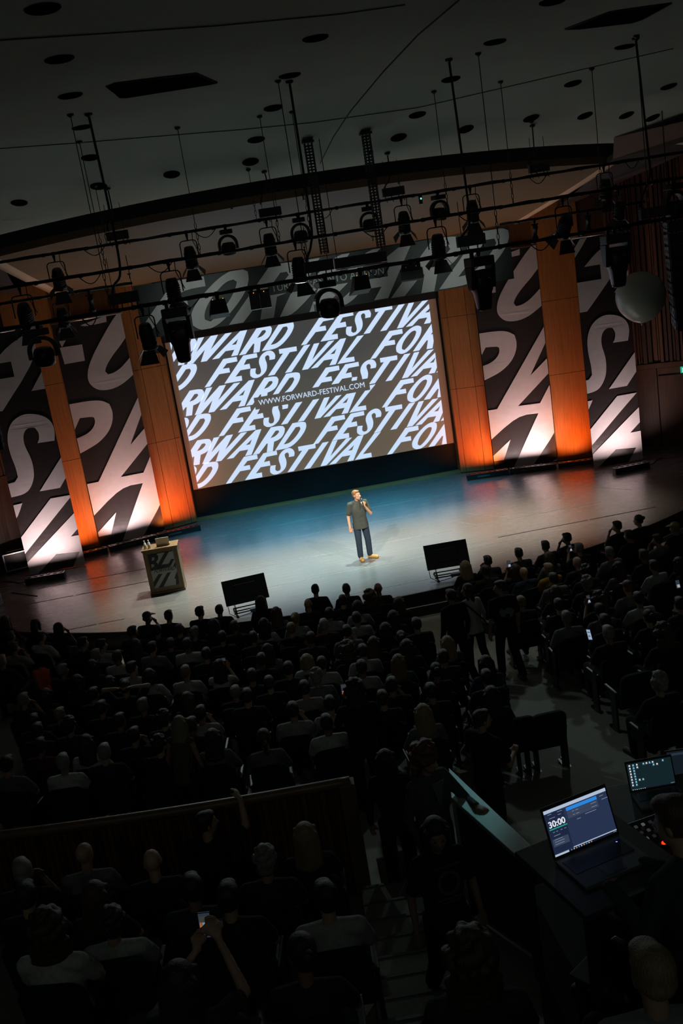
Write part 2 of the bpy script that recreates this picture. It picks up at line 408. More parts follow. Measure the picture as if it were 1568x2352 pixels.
DL = ((98, 18), (136, 134), (161, 218), (188, 291), (207, 361), (226, 427), (44, 465), (394, 400), (724, 86), (665, 172), (627, 247), (588, 320), (575, 371),
      (1136, 95), (1035, 181), (958, 263), (915, 315), (1315, 191), (1069, 296), (1219, 271), (1343, 265), (1268, 2), (1434, 106), (1438, 264), (1498, 270), (1535, 198))
DLO = []
for i, (px, py) in enumerate(DL):
    p = on_ceiling(px, py)
    if dl0 is None:
        dl0 = thing('ceiling_downlight', None, 'downlight', group='unlit round downlights in the ceiling')
        MB().lathe([(.125, .02), (.125, -.022), (.14, -.026), (.165, -.012), (.165, .01)], n=24).build('trim_ring', M_HOLE, dl0)
        MB().lathe([(.0, .004), (.13, .004), (.13, -.02), (.0, -.02)], n=24).build('lamp_recess', mat('lamp_recess_black', (.006, .006, .006), 1.0, spec=0), dl0)
        d = dl0
    else: d = copy_tree(dl0)
    d.location = p+Vector((0, 0, -.002)); d.rotation_euler = ceil_rot(p); DLO.append((p, d))
ORDW = ['first', 'second', 'third', 'fourth', 'fifth', 'sixth', 'seventh', 'eighth', 'ninth', 'tenth']
cols = {}
for p, d in DLO: cols.setdefault(max(-1, min(3, round((p.x+1.35)/3.0))), []).append((p, d))
for j, k in enumerate(sorted(cols)):
    for i, (p, d) in enumerate(sorted(cols[k], key=lambda q: -q[0].y)):
        d['label'] = 'unlit round ceiling downlight, %s from the stage in the %s column from the left' % (ORDW[i], ORDW[j])
for pts, lab in ((((245, 197), (262, 190), (450, 167), (497, 188), (480, 192), (290, 222), (275, 222)), 'dark flush lighting slot in the ceiling above the leftmost hanging rods'),
                 (((1298, 65), (1400, 26), (1425, 22), (1540, 6), (1475, 42), (1450, 50), (1330, 64)), 'dark flush lighting slot in the ceiling at the upper right of the hall')):
    h = thing('ceiling_hatch', lab, 'hatch'); P3 = [on_ceiling(*q) for q in pts]; k = len(P3)
    MB().add([v+Vector((0, 0, .0)) for v in P3]+[v+Vector((0, 0, -.02)) for v in P3], [tuple(range(k)), tuple(range(2*k-1, k-1, -1))]+[(i, (i+1) % k, k+(i+1) % k, k+i) for i in range(k)]).build('hatch_panel', M_HOLE, h)
    MB().tube([v+Vector((0, 0, -.006)) for v in P3], .018, 6, closed=True).build('hatch_rim', M_SEAMC, h)

# ------------------------------------------------------------------ acoustic canopy over the stage
cn = structure(thing('ceiling_canopy', None, None))
def can_y(x): return ceil_edge(x)+.55
XS = [-7.3+14.6*i/40 for i in range(41)]
BX = lambda x: x*6.6/7.3
def can_pt(x, t): # t 0 front .. 1 back
    y0 = can_y(x); y1 = -.35; z0 = 8.68-.004*x*x; z1 = 7.36
    return Vector((x+(BX(x)-x)*t, y0+(y1-y0)*t, z0+(z1-z0)*(t**.92)))
b = MB(); T = 14
for i in range(T+1):
    for x in XS: b.v.append(can_pt(x, i/T))
for i in range(T):
    for k in range(40):
        q = i*41+k; b.f.append((q, q+41, q+42, q+1)); b.m.append(0); b.sm.append(True)
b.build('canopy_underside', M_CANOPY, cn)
b = MB(); vs = [can_pt(x, 0) for x in XS]+[can_pt(x, 0)+Vector((0, -.06, .16)) for x in XS]
b.add(vs, [(i, i+1, 42+i, 41+i) for i in range(40)], smooth=True).build('canopy_lip', mat('canopy_lip_brown', (.16, .10, .06), .6), cn)
b = MB(); vs = [can_pt(x, 0)+Vector((0, -.06, .16)) for x in XS]+[can_pt(x, 0)+Vector((0, .2, .62)) for x in XS]
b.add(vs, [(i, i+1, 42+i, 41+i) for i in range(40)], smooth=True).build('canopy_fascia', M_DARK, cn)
for sx in (-1, 1):
    vs = []
    for i in range(T+1):
        p = can_pt(sx*7.3, i/T); vs += [p, p+Vector((sx*.10, 0, -.04)), p+Vector((sx*.34, 0, .02)), p+Vector((sx*.36, 0, .3))]
    MB().add(vs, [(i*4+k, i*4+k+1, i*4+5+k, i*4+4+k) for i in range(T) for k in range(3)], smooth=True).build('canopy_side', mat('canopy_edge_lit', (.55, .42, .28), .7), cn)  # batten glow caught by this edge is put into its paler colour
for px, py in ((14, 560), (165, 532), (338, 499), (530, 466), (695, 445), (914, 408), (1082, 382), (1168, 371), (1335, 351), (296, 628), (855, 542)):
    v = None
    for t in range(0, 41):
        pass
    # find the point on the underside by marching the ray
    d = ray(px, py); best = None
    for s_ in range(1, 600):
        p = CAM+d*(20+s_*.025)
        tt = (p.y-can_y(p.x))/(-.35-can_y(p.x))
        if 0 <= tt <= 1 and abs(p.x) < 7.3 and p.z >= can_pt(p.x, tt).z: best = p; break
    if best: MB().lathe([(.05, .0), (.05, -.03), (.02, -.05), (.012, -.11), (.03, -.12), (.03, -.13)], best, n=10).build('sprinkler_head', M_GREYB, cn)

# bulkheads and soffits between the canopy and the side walls
for sx, side in ((-1, 'left'), (1, 'right')):
    bt = [Vector((7.0, -7.6, 8.95)), Vector((13, -8.6, 9.4))]; bb = [Vector((7.2, -7.0, 8.52)), Vector((13, -8.4, 8.95))]
    q = [Vector((sx*v.x, v.y, v.z)) for v in (bb[0], bb[1], bt[1], bt[0])]
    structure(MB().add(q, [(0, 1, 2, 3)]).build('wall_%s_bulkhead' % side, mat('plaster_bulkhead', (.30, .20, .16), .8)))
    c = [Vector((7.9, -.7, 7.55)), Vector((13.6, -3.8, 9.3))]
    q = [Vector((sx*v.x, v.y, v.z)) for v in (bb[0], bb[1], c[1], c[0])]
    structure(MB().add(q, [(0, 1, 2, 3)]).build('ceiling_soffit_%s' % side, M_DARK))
    structure(MB().box((sx*15.5, -19, 4.5), (.3, 32, 12)).build('wall_%s_hall' % side, M_WOODD))
# ================================================================== SCREEN AND PRINTED BANNERS
G = {
'F': [[(-.03,-.02),(.14,-.02),(.48,.3),(.81,.3),(.81,.44),(.61,.44),(.76,.58),(1.09,.59),(1.09,.73),(.68,.73)]],
'E': [[(.58,-.01),(1.13,-.01),(1.14,.14),(.95,.14),(1.13,.31),(1.44,.31),(1.44,.46),(1.26,.45),(1.37,.6),(1.71,.61),(1.71,.74),(1.29,.73)]],
'S': [[(2.05,.47),(2.22,.47),(2.26,.57),(2.23,.68),(2.14,.75),(2.02,.75),(1.87,.69),(1.76,.57),(1.72,.44),(1.75,.27),(1.75,.16),(1.7,.1),(1.62,.09),(1.57,.14),(1.58,.22),(1.61,.29),(1.45,.3),(1.41,.22),(1.4,.09),(1.47,.01),(1.59,-.01),(1.74,.03),(1.89,.14),(1.95,.27),(1.96,.4),(1.93,.52),(1.94,.58),(1.99,.62),(2.04,.62),(2.07,.58),(2.07,.53)]],
'T': [[(1.93,0),(2.13,0),(2.71,.6),(2.93,.6),(2.94,.74),(2.39,.74),(2.39,.6),(2.5,.6)]],
'I': [[(2.46,0),(2.66,0),(3.37,.73),(3.17,.73)]],
'V': [[(2.99,.0),(3.18,.0),(4.12,.73),(3.93,.73),(3.35,.26),(3.65,.73),(3.48,.73)]],
'A': [[(3.27,.0),(3.48,.0),(3.71,.18),(3.98,.18),(3.85,0),(4.05,0),(4.49,.74),(4.31,.74)],[(3.93,.33),(4.06,.33),(4.15,.48)]],
'L': [[(4.1,0),(4.65,0),(4.65,.14),(4.38,.14),(5.05,.74),(4.84,.74)]],
'O': [[(5.98,.2),(5.99,.07),(6.07,-.01),(6.19,-.03),(6.37,.03),(6.59,.21),(6.78,.41),(6.86,.58),(6.86,.7),(6.77,.76),(6.63,.75),(6.45,.67),(6.24,.51),(6.07,.35)],[(6.17,.19),(6.17,.12),(6.24,.08),(6.34,.14),(6.51,.29),(6.65,.47),(6.69,.58),(6.65,.62),(6.55,.61),(6.39,.49),(6.24,.33)]],
'R': [[(-1.94,-.01),(-1.74,-.01),(-1.46,.26),(-1.42,.26),(-1.5,-.01),(-1.31,-.01),(-1.22,.28),(-1.08,.31),(-.95,.38),(-.85,.51),(-.82,.63),(-.86,.71),(-.97,.74),(-1.24,.74)],[(-1.31,.41),(-1.18,.43),(-1.08,.49),(-1.01,.56),(-1.03,.61),(-1.12,.61)]],
'D': [[(-1.24,.0),(-.85,0),(-.64,.07),(-.42,.23),(-.24,.41),(-.14,.58),(-.15,.7),(-.24,.75),(-.56,.75)],[(-.94,.14),(-.77,.15),(-.59,.26),(-.42,.42),(-.34,.54),(-.36,.61),(-.48,.61)]],
'W': [[(-3.53,-.02),(-3.34,-.02),(-2.92,.33),(-3.11,-.02),(-2.93,-.02),(-1.99,.73),(-2.19,.73),(-2.75,.3),(-2.43,.73),(-2.63,.73),(-3.19,.29),(-2.85,.73),(-3.03,.73)]],
}
def smooth_poly(pts, it=2, lim=40):
    for _ in range(it):
        o = []; n = len(pts)
        for i in range(n):
            p0, p1, p2 = pts[i-1], pts[i], pts[(i+1) % n]
            a = math.atan2(p1[1]-p0[1], p1[0]-p0[0]); b_ = math.atan2(p2[1]-p1[1], p2[0]-p1[0]); t = abs((b_-a+PI) % (2*PI)-PI)
            if R(4) < t < R(lim): o += [(p1[0]+(p0[0]-p1[0])*.25, p1[1]+(p0[1]-p1[1])*.25), (p1[0]+(p2[0]-p1[0])*.25, p1[1]+(p2[1]-p1[1])*.25)]
            else: o.append(p1)
        pts = o
    return pts
for c_ in 'SORD': G[c_] = [smooth_poly(l) for l in G[c_]]
# a letter of a word: (glyph, shift against the F of FESTIVAL)
FEST = [(c, 0) for c in 'FESTIVAL']
FORW = [('F', 5.17-0), ('O', 0.0), ('R', 6.52+1.94-.02)]              # FOR.. of the next word
FORW_B = [('F', -5.55), ('O', -10.72), ('R', -2.30), ('W', 0), ('A', -6.03), ('R', 0), ('D', 0)]   # ..FORWARD before
def tri_of(outer, holes):
    loops = [outer]+holes; flat = [p for l in loops for p in l]
    return [[flat[i] for i in t] for t in tessellate_polygon([[Vector((p[0], p[1], 0)) for p in l] for l in loops])]
def clip_half(poly, a, b_, c):      # keep a*x+b*y <= c
    out = []
    for i in range(len(poly)):
        p, q = poly[i-1], poly[i]; dp = a*p[0]+b_*p[1]-c; dq = a*q[0]+b_*q[1]-c
        if (dp <= 0) != (dq <= 0):
            t = dp/(dp-dq); out.append((p[0]+(q[0]-p[0])*t, p[1]+(q[1]-p[1])*t))
        if dq <= 0: out.append(q)
    return out
def clip_box(polys, x0, x1, z0, z1):
    o = []
    for p in polys:
        for h in ((-1, 0, -x0), (1, 0, x1), (0, -1, -z0), (0, 1, z1)):
            p = clip_half(p, *h)
            if len(p) < 3: break
        if len(p) >= 3: o.append(p)
    return o
def cut_box(polys, x0, x1, z0, z1):
    o = []
    for p in polys:
        rest = p
        for h, g in (((1, 0, x0), (-1, 0, -x0)), ((-1, 0, -x1), (1, 0, x1)), ((0, 1, z0), (0, -1, -z0)), ((0, -1, -z1), (0, 1, z1))):
            if len(rest) < 3: break
            a = clip_half(rest, *h)
            if len(a) >= 3: o.append(a)
            rest = clip_half(rest, *g)
    return o
def area(p): return sum(p[i-1][0]*p[i][1]-p[i][0]*p[i-1][1] for i in range(len(p)))/2

scr = thing('projection_screen', 'large bright projection screen filled with slanted white lettering', 'screen')
# surface with its projected dark ground: warm grey, greener towards the upper centre
def screen_ground():
    m = bpy.data.materials.new('projected_ground'); m.use_nodes = True; nt = m.node_tree; p = nt.nodes['Principled BSDF']
    p.inputs['Base Color'].default_value = (.35, .35, .35, 1); p.inputs['Roughness'].default_value = .8; p.inputs['Specular IOR Level'].default_value = .1
    tc = nt.nodes.new('ShaderNodeTexCoord'); sp = nt.nodes.new('ShaderNodeSeparateXYZ'); nt.links.new(tc.outputs['Object'], sp.inputs[0])
    r_ = nt.nodes.new('ShaderNodeValToRGB'); r_.color_ramp.elements[0].position = .0; r_.color_ramp.elements[0].color = (.115, .078, .042, 1)
    r_.color_ramp.elements[1].position = .75; r_.color_ramp.elements[1].color = (.022, .027, .026, 1)
    mr = nt.nodes.new('ShaderNodeMapRange'); mr.inputs[1].default_value = 1.0; mr.inputs[2].default_value = 5.56
    nt.links.new(sp.outputs['Z'], mr.inputs[0]); nt.links.new(mr.outputs[0], r_.inputs[0])
    nt.links.new(r_.outputs[0], p.inputs['Emission Color']); p.inputs['Emission Strength'].default_value = 1.0
    return m
MB().box((-.045, -.02, 3.28), (8.01, .02, 4.56)).build('projected_ground', screen_ground(), scr)
MB().box((0, .0, 3.28), (8.38, .04, 4.57)).build('screen_sheet', mat('screen_margin', (.30, .2, .15), .8, emit=(.06, .032, .018), estr=1.0), scr)
MB().box((4.235, -.005, 3.3), (.09, .06, 4.7)).build('masking_strip', M_BLACK, scr); MB().box((0, -.06, 6.0), (8.6, .06, .86)).build('masking_border', M_BLACK, scr)
M_LET = mat('projected_white', (.5, .5, .5), .8, emit=(.60, .76, 1.0), estr=.92)
frs = lambda u, v, d: Vector((u, -.032-d, v))
ROWS = [(4.86, -.13, 1), (4.09, -3.24, 0), (3.31, -.19, 1), (2.535, -3.10, 0), (1.77, -.25, 1), (1.02, -3.15, 0)]
for z0, fx, odd in ROWS:
    seq = [(c, s_, 0) for c, s_ in FEST]+[(c, s_, 0) for c, s_ in FORW]+[(c, s_, 0) for c, s_ in FORW_B]
    for c, s_, _ in seq:
        lo = [[(x+s_+fx, y+z0) for x, y in l] for l in G[c]]
        pl = clip_box(tri_of(lo[0], lo[1:]), -4.04, 3.955, 1.003, 5.557)
        pl = cut_box(pl, -1.86, 1.76, 3.13, 3.50)
        pl = [p for p in pl if abs(area(p)) > 1e-5]
        if not pl: continue
        mb = MB()
        for p in pl: 
            if area(p) < 0: p = p[::-1]
            k = len(p); mb.add([frs(x, y, .002) for x, y in p], [tuple(range(k))])
        mb.build('letter', M_LET, scr)
def text_mesh(txt, size, name, m, parent, mtx, bold=0.0, width=None):
    cu = bpy.data.curves.new(name, 'FONT'); cu.body = txt; cu.size = size; cu.align_x = 'CENTER'; cu.align_y = 'CENTER'; cu.offset = bold; cu.resolution_u = 3; cu.extrude = .001
    o = bpy.data.objects.new(name, cu); COL.objects.link(o); bpy.context.view_layer.update()
    me = bpy.data.meshes.new_from_object(o.evaluated_get(bpy.context.evaluated_depsgraph_get()))
    bpy.data.objects.remove(o); bpy.data.curves.remove(cu)
    k = 1.0
    if width: xs_ = [v.co.x for v in me.vertices]; k = width/(max(xs_)-min(xs_))
    for v in me.vertices: v.co = mtx @ Vector((v.co.x*k, v.co.y, v.co.z))
    me.materials.clear(); me.materials.append(m); me.update()
    o = bpy.data.objects.new(name, me); COL.objects.link(o)
    if parent: o.parent = parent
    return o
FACE = Matrix(((1, 0, 0, 0), (0, 0, -1, 0), (0, 1, 0, 0), (0, 0, 0, 1)))     # text facing the hall (-Y)
text_mesh('WWW.FORWARD-FESTIVAL.COM', .235, 'web_address', M_LET, scr, Matrix.Translation((-.06, -.036, 3.315)) @ FACE, 0, 3.34)

# ---- banners
def banner(label, p0, p1, ztop, zbot, polys, rod=True, wav=.014, off=0.0, fabric=None, group='tall printed banners', cut=None):
    p0, p1 = Vector(p0), Vector(p1); D = (p1-p0); L = D.length; D.normalize(); N = Vector((D.y, -D.x))
    t = thing('banner', label, 'banner', (0, 0, 0), group=group)
    def wave(u, v): return wav*(math.sin(u*2.1+v*1.3)*.6+math.sin(v*2.9+u*.7)*.4)*min(1, (ztop-v)/1.5)
    def fr(u, v, d): q = p0+D*u+N*(d+wave(u, v)); return Vector((q.x, q.y, v))
    nu, nv = 14, 50; b = MB()
    vs = [fr(L*i/nu, zbot+(ztop-zbot)*j/nv, 0) for j in range(nv+1) for i in range(nu+1)]
    b.add(vs, [(j*(nu+1)+i, j*(nu+1)+i+1, (j+1)*(nu+1)+i+1, (j+1)*(nu+1)+i) for j in range(nv) for i in range(nu)], smooth=True)
    b.build('fabric', fabric or M_BANN, t)
    for pl in polys:
        tr = []; pl = [[smooth_poly(l) for l in a] for a in pl]
        for a in pl:
            tr += clip_box(tri_of([(x+off, y) for x, y in a[0]], [[(x+off, y) for x, y in h] for h in a[1:]]), 0.0, L, zbot+.005, ztop-.005)
        if cut: tr = cut_box(tr, cut[0], cut[1], zbot+cut[2], zbot+cut[3])
        mb = MB()
        for p in tr:
            # slice in strips so that the print follows the cloth
            k0 = math.floor(min(q[1] for q in p)/.2); k1 = math.floor(max(q[1] for q in p)/.2)
            for k in range(k0, k1+1):
                q = clip_half(clip_half(p, 0, -1, -k*.2), 0, 1, (k+1)*.2)
                if len(q) < 3 or abs(area(q)) < 1e-6: continue
                if area(q) < 0: q = q[::-1]
                mb.add([fr(x, y, .022) for x, y in q], [tuple(range(len(q)))])
        if mb.f: mb.build('printed_letter', M_PRINT, t)
    if rod: MB().tube([fr(-.05, ztop, .0), fr(L+.05, ztop, .0)], .025, 10).build('hanging_rod', M_ALU, t)
    return t
IN_P = [ [[[(1.85,6.7),(1.58,6.44),(1.18,5.97),(.87,5.58),(.68,5.27),(.6,4.98),(.65,4.78),(.83,4.6),(1.13,4.55),(1.43,4.6),(1.74,4.74),(2.4,5.2),(2.4,5.8),(1.69,5.16),(1.38,5.01),(1.2,5.0),(1.14,5.1),(1.2,5.24),(1.43,5.5),(1.81,5.83),(2.4,6.5),(2.4,6.7)]]],
         [[[(-.2,4.35),(.5,4.35),(.85,4.3),(1.06,4.15),(1.11,3.91),(1.05,3.62),(.87,3.34),(.57,3.11),(.25,2.98),(-.2,2.84),(-.2,3.31),(.22,3.39),(.43,3.51),(.56,3.69),(.55,3.84),(.48,3.88),(.15,3.9),(-.2,3.4)]]],
         [[[(-.2,1.95),(.28,1.95),(2.01,4.32),(2.4,4.85),(2.4,4.4),(2.03,3.87),(1.41,2.84),(2.4,3.64),(2.4,3.2),(2.02,2.87),(.94,1.95),(1.62,1.94),(2.05,2.6),(2.4,3.1),(2.4,1.65),(2.03,1.0),(1.15,-.07),(.55,-.05),(1.54,1.63),(.89,1.65),(-.2,.88)]]],
         [[[(-.2,.31),(-.2,.34),(.59,.93),(.31,.31)]]], [[[(1.72,-.04),(1.91,.11),(2.4,.11),(2.4,-.06)]]],
         [[[(.03,5.98),(.66,5.97),(.64,5.5),(.06,5.5)]]], [[[(.05,6.16),(.24,6.16),(.09,5.98)]]], [[[(.72,6.5),(1.49,6.66),(1.47,6.48),(.86,6.44)]]] ]
OUT_P = [ [[[(.25,5.92),(.71,6.33),(1.6,6.72),(1.4,5.9),(.22,4.66),(-.2,4.66),(-.2,5.51),(.73,5.51),(.73,5.92)]]], [[[(.41,6.72),(.19,6.7),(-.2,6.2),(-.2,6.0),(.16,6.39)]]], [[[(1.08,5.06),(1.8,5.95),(1.8,5.06)]]],
          [[[(1.38,3.63),(1.45,3.9),(1.42,4.15),(1.26,4.34),(.97,4.46),(.68,4.48),(.39,4.34),(.22,4.1),(.14,3.79),(.15,3.4),(.2,3.1),(.2,2.81),(.09,2.69),(-.2,2.66),(-.2,2.28),(.23,2.3),(.44,2.41),(.62,2.7),(.67,3.03),(.65,3.32),(.57,3.62),(.58,3.86),(.66,4.03),(.79,4.1),(.94,4.07),(1.02,3.93),(.99,3.74),(.92,3.64)]]],
          [[[(.68,2.31),(1.5,3.2),(1.8,3.5),(1.8,2.95),(1.52,2.64),(1.24,2.31)]]], [[[(-.2,2.05),(.15,2.07),(-.05,1.72),(-.2,1.6)]]],
          [[[(-.2,1.03),(.92,2.06),(1.53,2.06),(-.2,.55)]]],
          [[[(-.2,.3),(1.57,1.62),(1.8,1.8),(1.8,1.35),(1.23,.89),(1.8,.89),(1.8,.0),(1.47,.0),(1.08,-.01),(1.37,.41),(.73,.47),(.12,.0),(-.2,-.2)]]] ]
banner('tall inner banner with slanted white letters between two pilasters, left of the screen', (-7.19, -.985), (-5.25, -.65), 6.66, .03, IN_P, off=.06)
banner('tall inner banner with slanted white letters between two pilasters, right of the screen', (5.25, -.65), (7.19, -.985), 6.70, .03, IN_P)
banner('outermost tall banner on the left with a white S, standing by a flight case', (-9.02, -2.75), (-7.47, -2.75), 6.72, .01, OUT_P, off=.10)
banner('outermost tall banner on the right with a white S, beside the slatted wall', (7.72, -2.65), (9.28, -2.65), 6.75, .01, OUT_P)
# narrow horizontal border banner above the screen, hung from the rear pipe
PY = -7.3
def pel(n, dx): return n
k_ = 1.22/.76
pel_p = []
for c, s_ in FORW_B:
    lo = [[((x+s_+4.24)*1.66+1.96, y*1.56) for x, y in l] for l in G[c]]
    pel_p.append([lo])
bh = banner('wide dark border banner with pale slanted letters hanging above the screen', (-4.38, PY), (4.40, PY), 7.36, 6.17, [[[[(x, y+6.2) for x, y in l] for l in q[0]]] for q in pel_p], rod=False, wav=.006, off=0, cut=(2.98, 5.78, .52, .80), group=None, fabric=mat('dark_border_fabric', (.035, .04, .04), .55, bump=.1, nscale=6))
text_mesh('TURN IDEAS INTO ACTION', .24, 'slogan', mat('slogan_grey', (.5, .52, .5), .6), bh, Matrix.Translation((0, PY-.05, 6.83)) @ FACE, 0, 2.64)
# ================================================================== LIGHTING RIG
def pipe_line(y, a, b): 
    A, B = ony(a[0], a[1], y), ony(b[0], b[1], y)
    def f(px):      # point of the pipe seen at picture column px
        t = 0.0; lo, hi = -1.0, 2.0
        for _ in range(40):
            m_ = (lo+hi)/2; p = A.lerp(B, m_); d = p-CAM; q = 784+FPX*d.dot(RGT)/d.dot(FWD)
            if q < px: lo = m_
            else: hi = m_
        return A.lerp(B, lo)
    return f
PIPES = {1: (-9.6, (0, 603), (1392, 378)), 2: (-12.3, (0, 664), (1420, 432)), 3: (-7.3, (0, 699), (1462, 467)), 4: (-14.8, (0, 758), (1514, 506))}
PF = {k: pipe_line(*v) for k, v in PIPES.items()}
PNAME = {1: 'uppermost', 2: 'second', 3: 'rear', 4: 'lowest front'}
M_CABLE = mat('black_rubber_cable', (.012, .012, .012), .6)
M_CHAIN = mat('dull_steel', (.05, .05, .048), .5, metal=.6)
for k, (x0, x1) in {1: (-60, 1640), 2: (-60, 1640), 4: (-60, 1640)}.items():
    a, b_ = PF[k](x0), PF[k](x1)
    t = thing('lighting_pipe', '%s black steel lighting pipe crossing the hall, with cables tied along it' % PNAME[k], 'lighting pipe', (0, 0, 0), group='black lighting pipes')
    MB().tube([a, b_], .026, 10).build('pipe', M_METAL, t)
    L = (b_-a).length; n = 60; r_ = random.Random(k)
    pts = [a.lerp(b_, i/n)+Vector((0, -.022, .022+.007*math.sin(i*1.7+k)+r_.uniform(-.004, .006))) for i in range(n+1)]
    MB().tube(pts, .014, 6).build('cable_bundle', M_CABLE, t)
    for i in range(18):
        p = a.lerp(b_, (i+.5)/18+r_.uniform(-.01, .01)); MB().tube([p-(b_-a).normalized()*.03, p+(b_-a).normalized()*.03], .04, 8).build('cable_tie', M_METAL, t)
    for i in range(5):      # drooping cable loops
        p = a.lerp(b_, (i+.3)/5+r_.uniform(-.05, .08)); q = p+(b_-a).normalized()*r_.uniform(.25, .5)
        MB().tube([p.lerp(q, s_/8)+Vector((0, -.02, -.16*math.sin(PI*s_/8))) for s_ in range(9)], .009, 6).build('cable_loop', M_CABLE, t)
for nm, x0, x1 in (('left', -40, 304), ('right', 1147, 1480)):
    a, b_ = PF[3](x0), PF[3](x1)
    t = thing('lighting_pipe', 'rear black lighting pipe beside the %s end of the border banner' % nm, 'lighting pipe', group='black lighting pipes')
    MB().tube([a, b_], .024, 10).build('pipe', M_METAL, t)
    n = 20; MB().tube([a.lerp(b_, i/n)+Vector((0, -.02, .03+.008*math.sin(i*2.1))) for i in range(n+1)], .012, 6).build('cable_bundle', M_CABLE, t)
    for i in range(4): p = a.lerp(b_, (i+.5)/4); MB().tube([p-Vector((.03, 0, 0)), p+Vector((.03, 0, 0))], .036, 8).build('cable_tie', M_METAL, t)

# ---- prototypes, origin at the pipe, stage is +Y
def clamp(t, L=.16):
    MB().tube([(-.03, 0, 0), (.03, 0, 0)], .042, 10).build('clamp', M_METAL, t)
    MB().lathe([(.028, 0), (.032, -.05), (.022, -.09), (.016, -L)], n=10).build('clamp_stem', M_METAL, t)
def fresnel(tilt, s=1.0, barn=True, lens=False):
    t = thing('barn_door_lantern', None, 'stage light'); clamp(t, .14*s+.02)
    z0 = -.16*s
    w, h = .17*s, .36*s
    pts = [(-w, 0, z0-h)]+[(-w*math.cos(a)*1.0 if False else -w+(.07*s)*(1-math.cos(a)), 0, z0-.07*s+(.07*s)*math.sin(a)) for a in (0, R(30), R(60), R(90))]
    pts += [(-p[0], 0, p[2]) for p in pts[::-1]]
    MB().tube(pts, .011*s, 8).build('yoke', M_METAL, t)
    body = bpy.data.objects.new('lantern_body', None)
    q = Matrix.Rotation(-R(90-tilt), 3, 'X')       # local -Z axis turns toward +Y/down
    c = Vector((0, 0, z0-h+.02*s))
    m3 = Matrix.Rotation(R(tilt), 3, 'X')          # barrel axis: down (-Z) tilted toward the stage (+Y)
    b = MB(); prof = [(.01, .22), (.085, .22), (.10, .19), (.115, .12)]
    for i in range(5): prof += [(.115, .10-i*.04), (.127, .095-i*.04), (.127, .078-i*.04), (.115, .072-i*.04)]
    prof += [(.12, -.10), (.13, -.12), (.13, -.20), (.115, -.20), (.02, -.17)]
    o = b.lathe([(r_*s, z*s) for r_, z in prof], c, m3, 18).build('lantern_body', M_METAL, t)
    MB().lathe([(.002, -.198*s), (.10*s, -.202*s), (.112*s, -.205*s), (.10*s, -.207*s), (.002, -.212*s)], c, m3, 18).build('lens', mat('lens_glass', (.35, .4, .4), .08, spec=.8) if not lens else mat('lens_lit', (.6, .6, .6), .1, emit=(.85, 1, .95), estr=9.0), t)
    if barn:
        for k, L in ((0, .24), (1, .17), (2, .24), (3, .17)):
            a = k*PI/2; rot = Matrix.Rotation(a, 3, 'Z')
            fl = [Vector((-.10, .125, -.21)), Vector((.10, .125, -.21)), Vector((.17, .125+L*.62, -.21-L*.8)), Vector((-.17, .125+L*.62, -.21-L*.8))]
            vs = [c+m3 @ (rot @ v)*s for v in fl]+[c+m3 @ (rot @ (v+Vector((0, .006, .004))))*s for v in fl]
            MB().add(vs, [(0, 1, 2, 3), (7, 6, 5, 4), (0, 4, 5, 1), (1, 5, 6, 2), (2, 6, 7, 3), (3, 7, 4, 0)]).build('barn_door', M_METAL, t)
    MB().tube([(w*.9, .02, z0-h*.6), (w*1.2, .03, z0-h*.9), (w*.6, -.02, z0-.02), (.12, 0, .03)], .008*s, 6).build('power_cable', M_CABLE, t)
    return t
def wash_head(s=1.0):
    t = thing('moving_wash_head', None, 'stage light'); clamp(t, .08)
    MB().box((0, 0, -.11*s), (.25*s, .2*s, .09*s)).build('base', M_PLAST, t, bevel=.015*s)
    b = MB(); n = 16; ro, ri = .205*s, .15*s
    def arc(r_, y): return [Vector((r_*math.cos(PI*i/n), y, -.36*s+(r_*.95)*math.sin(PI*i/n))) for i in range(n+1)]
    O, I = arc(ro, 0), arc(ri, 0)
    O = [Vector((v.x, 0, v.z)) for v in O]; drop = [Vector((0, 0, -.10*s))]
    O = [O[0]+drop[0]]+O+[O[-1]+drop[0]]; I = [I[0]+drop[0]]+I+[I[-1]+drop[0]]
    L = len(O); dy = Vector((0, .055*s, 0))
    vs = [v-dy for v in O]+[v-dy for v in I]+[v+dy for v in O]+[v+dy for v in I]
    fs = []
    for i in range(L-1):
        fs += [(i, i+1, L+i+1, L+i), (2*L+i+1, 2*L+i, 3*L+i, 3*L+i+1), (i+1, i, 2*L+i, 2*L+i+1), (L+i, L+i+1, 3*L+i+1, 3*L+i)]
    fs += [(0, L, 3*L, 2*L), (L-1, 3*L-1, 4*L-1, 2*L-1)]
    b.add(vs, fs).build('yoke', M_PLAST, t)
    MB().lathe([(.02, .10), (.11, .09), (.14, .04), (.145, -.08), (.135, -.13), (.12, -.14), (.02, -.12)], (0, 0, -.42*s), Matrix.Scale(s, 3) @ Matrix.Rotation(R(12), 3, 'X'), 20).build('lamp_head', M_PLAST, t)
    return t
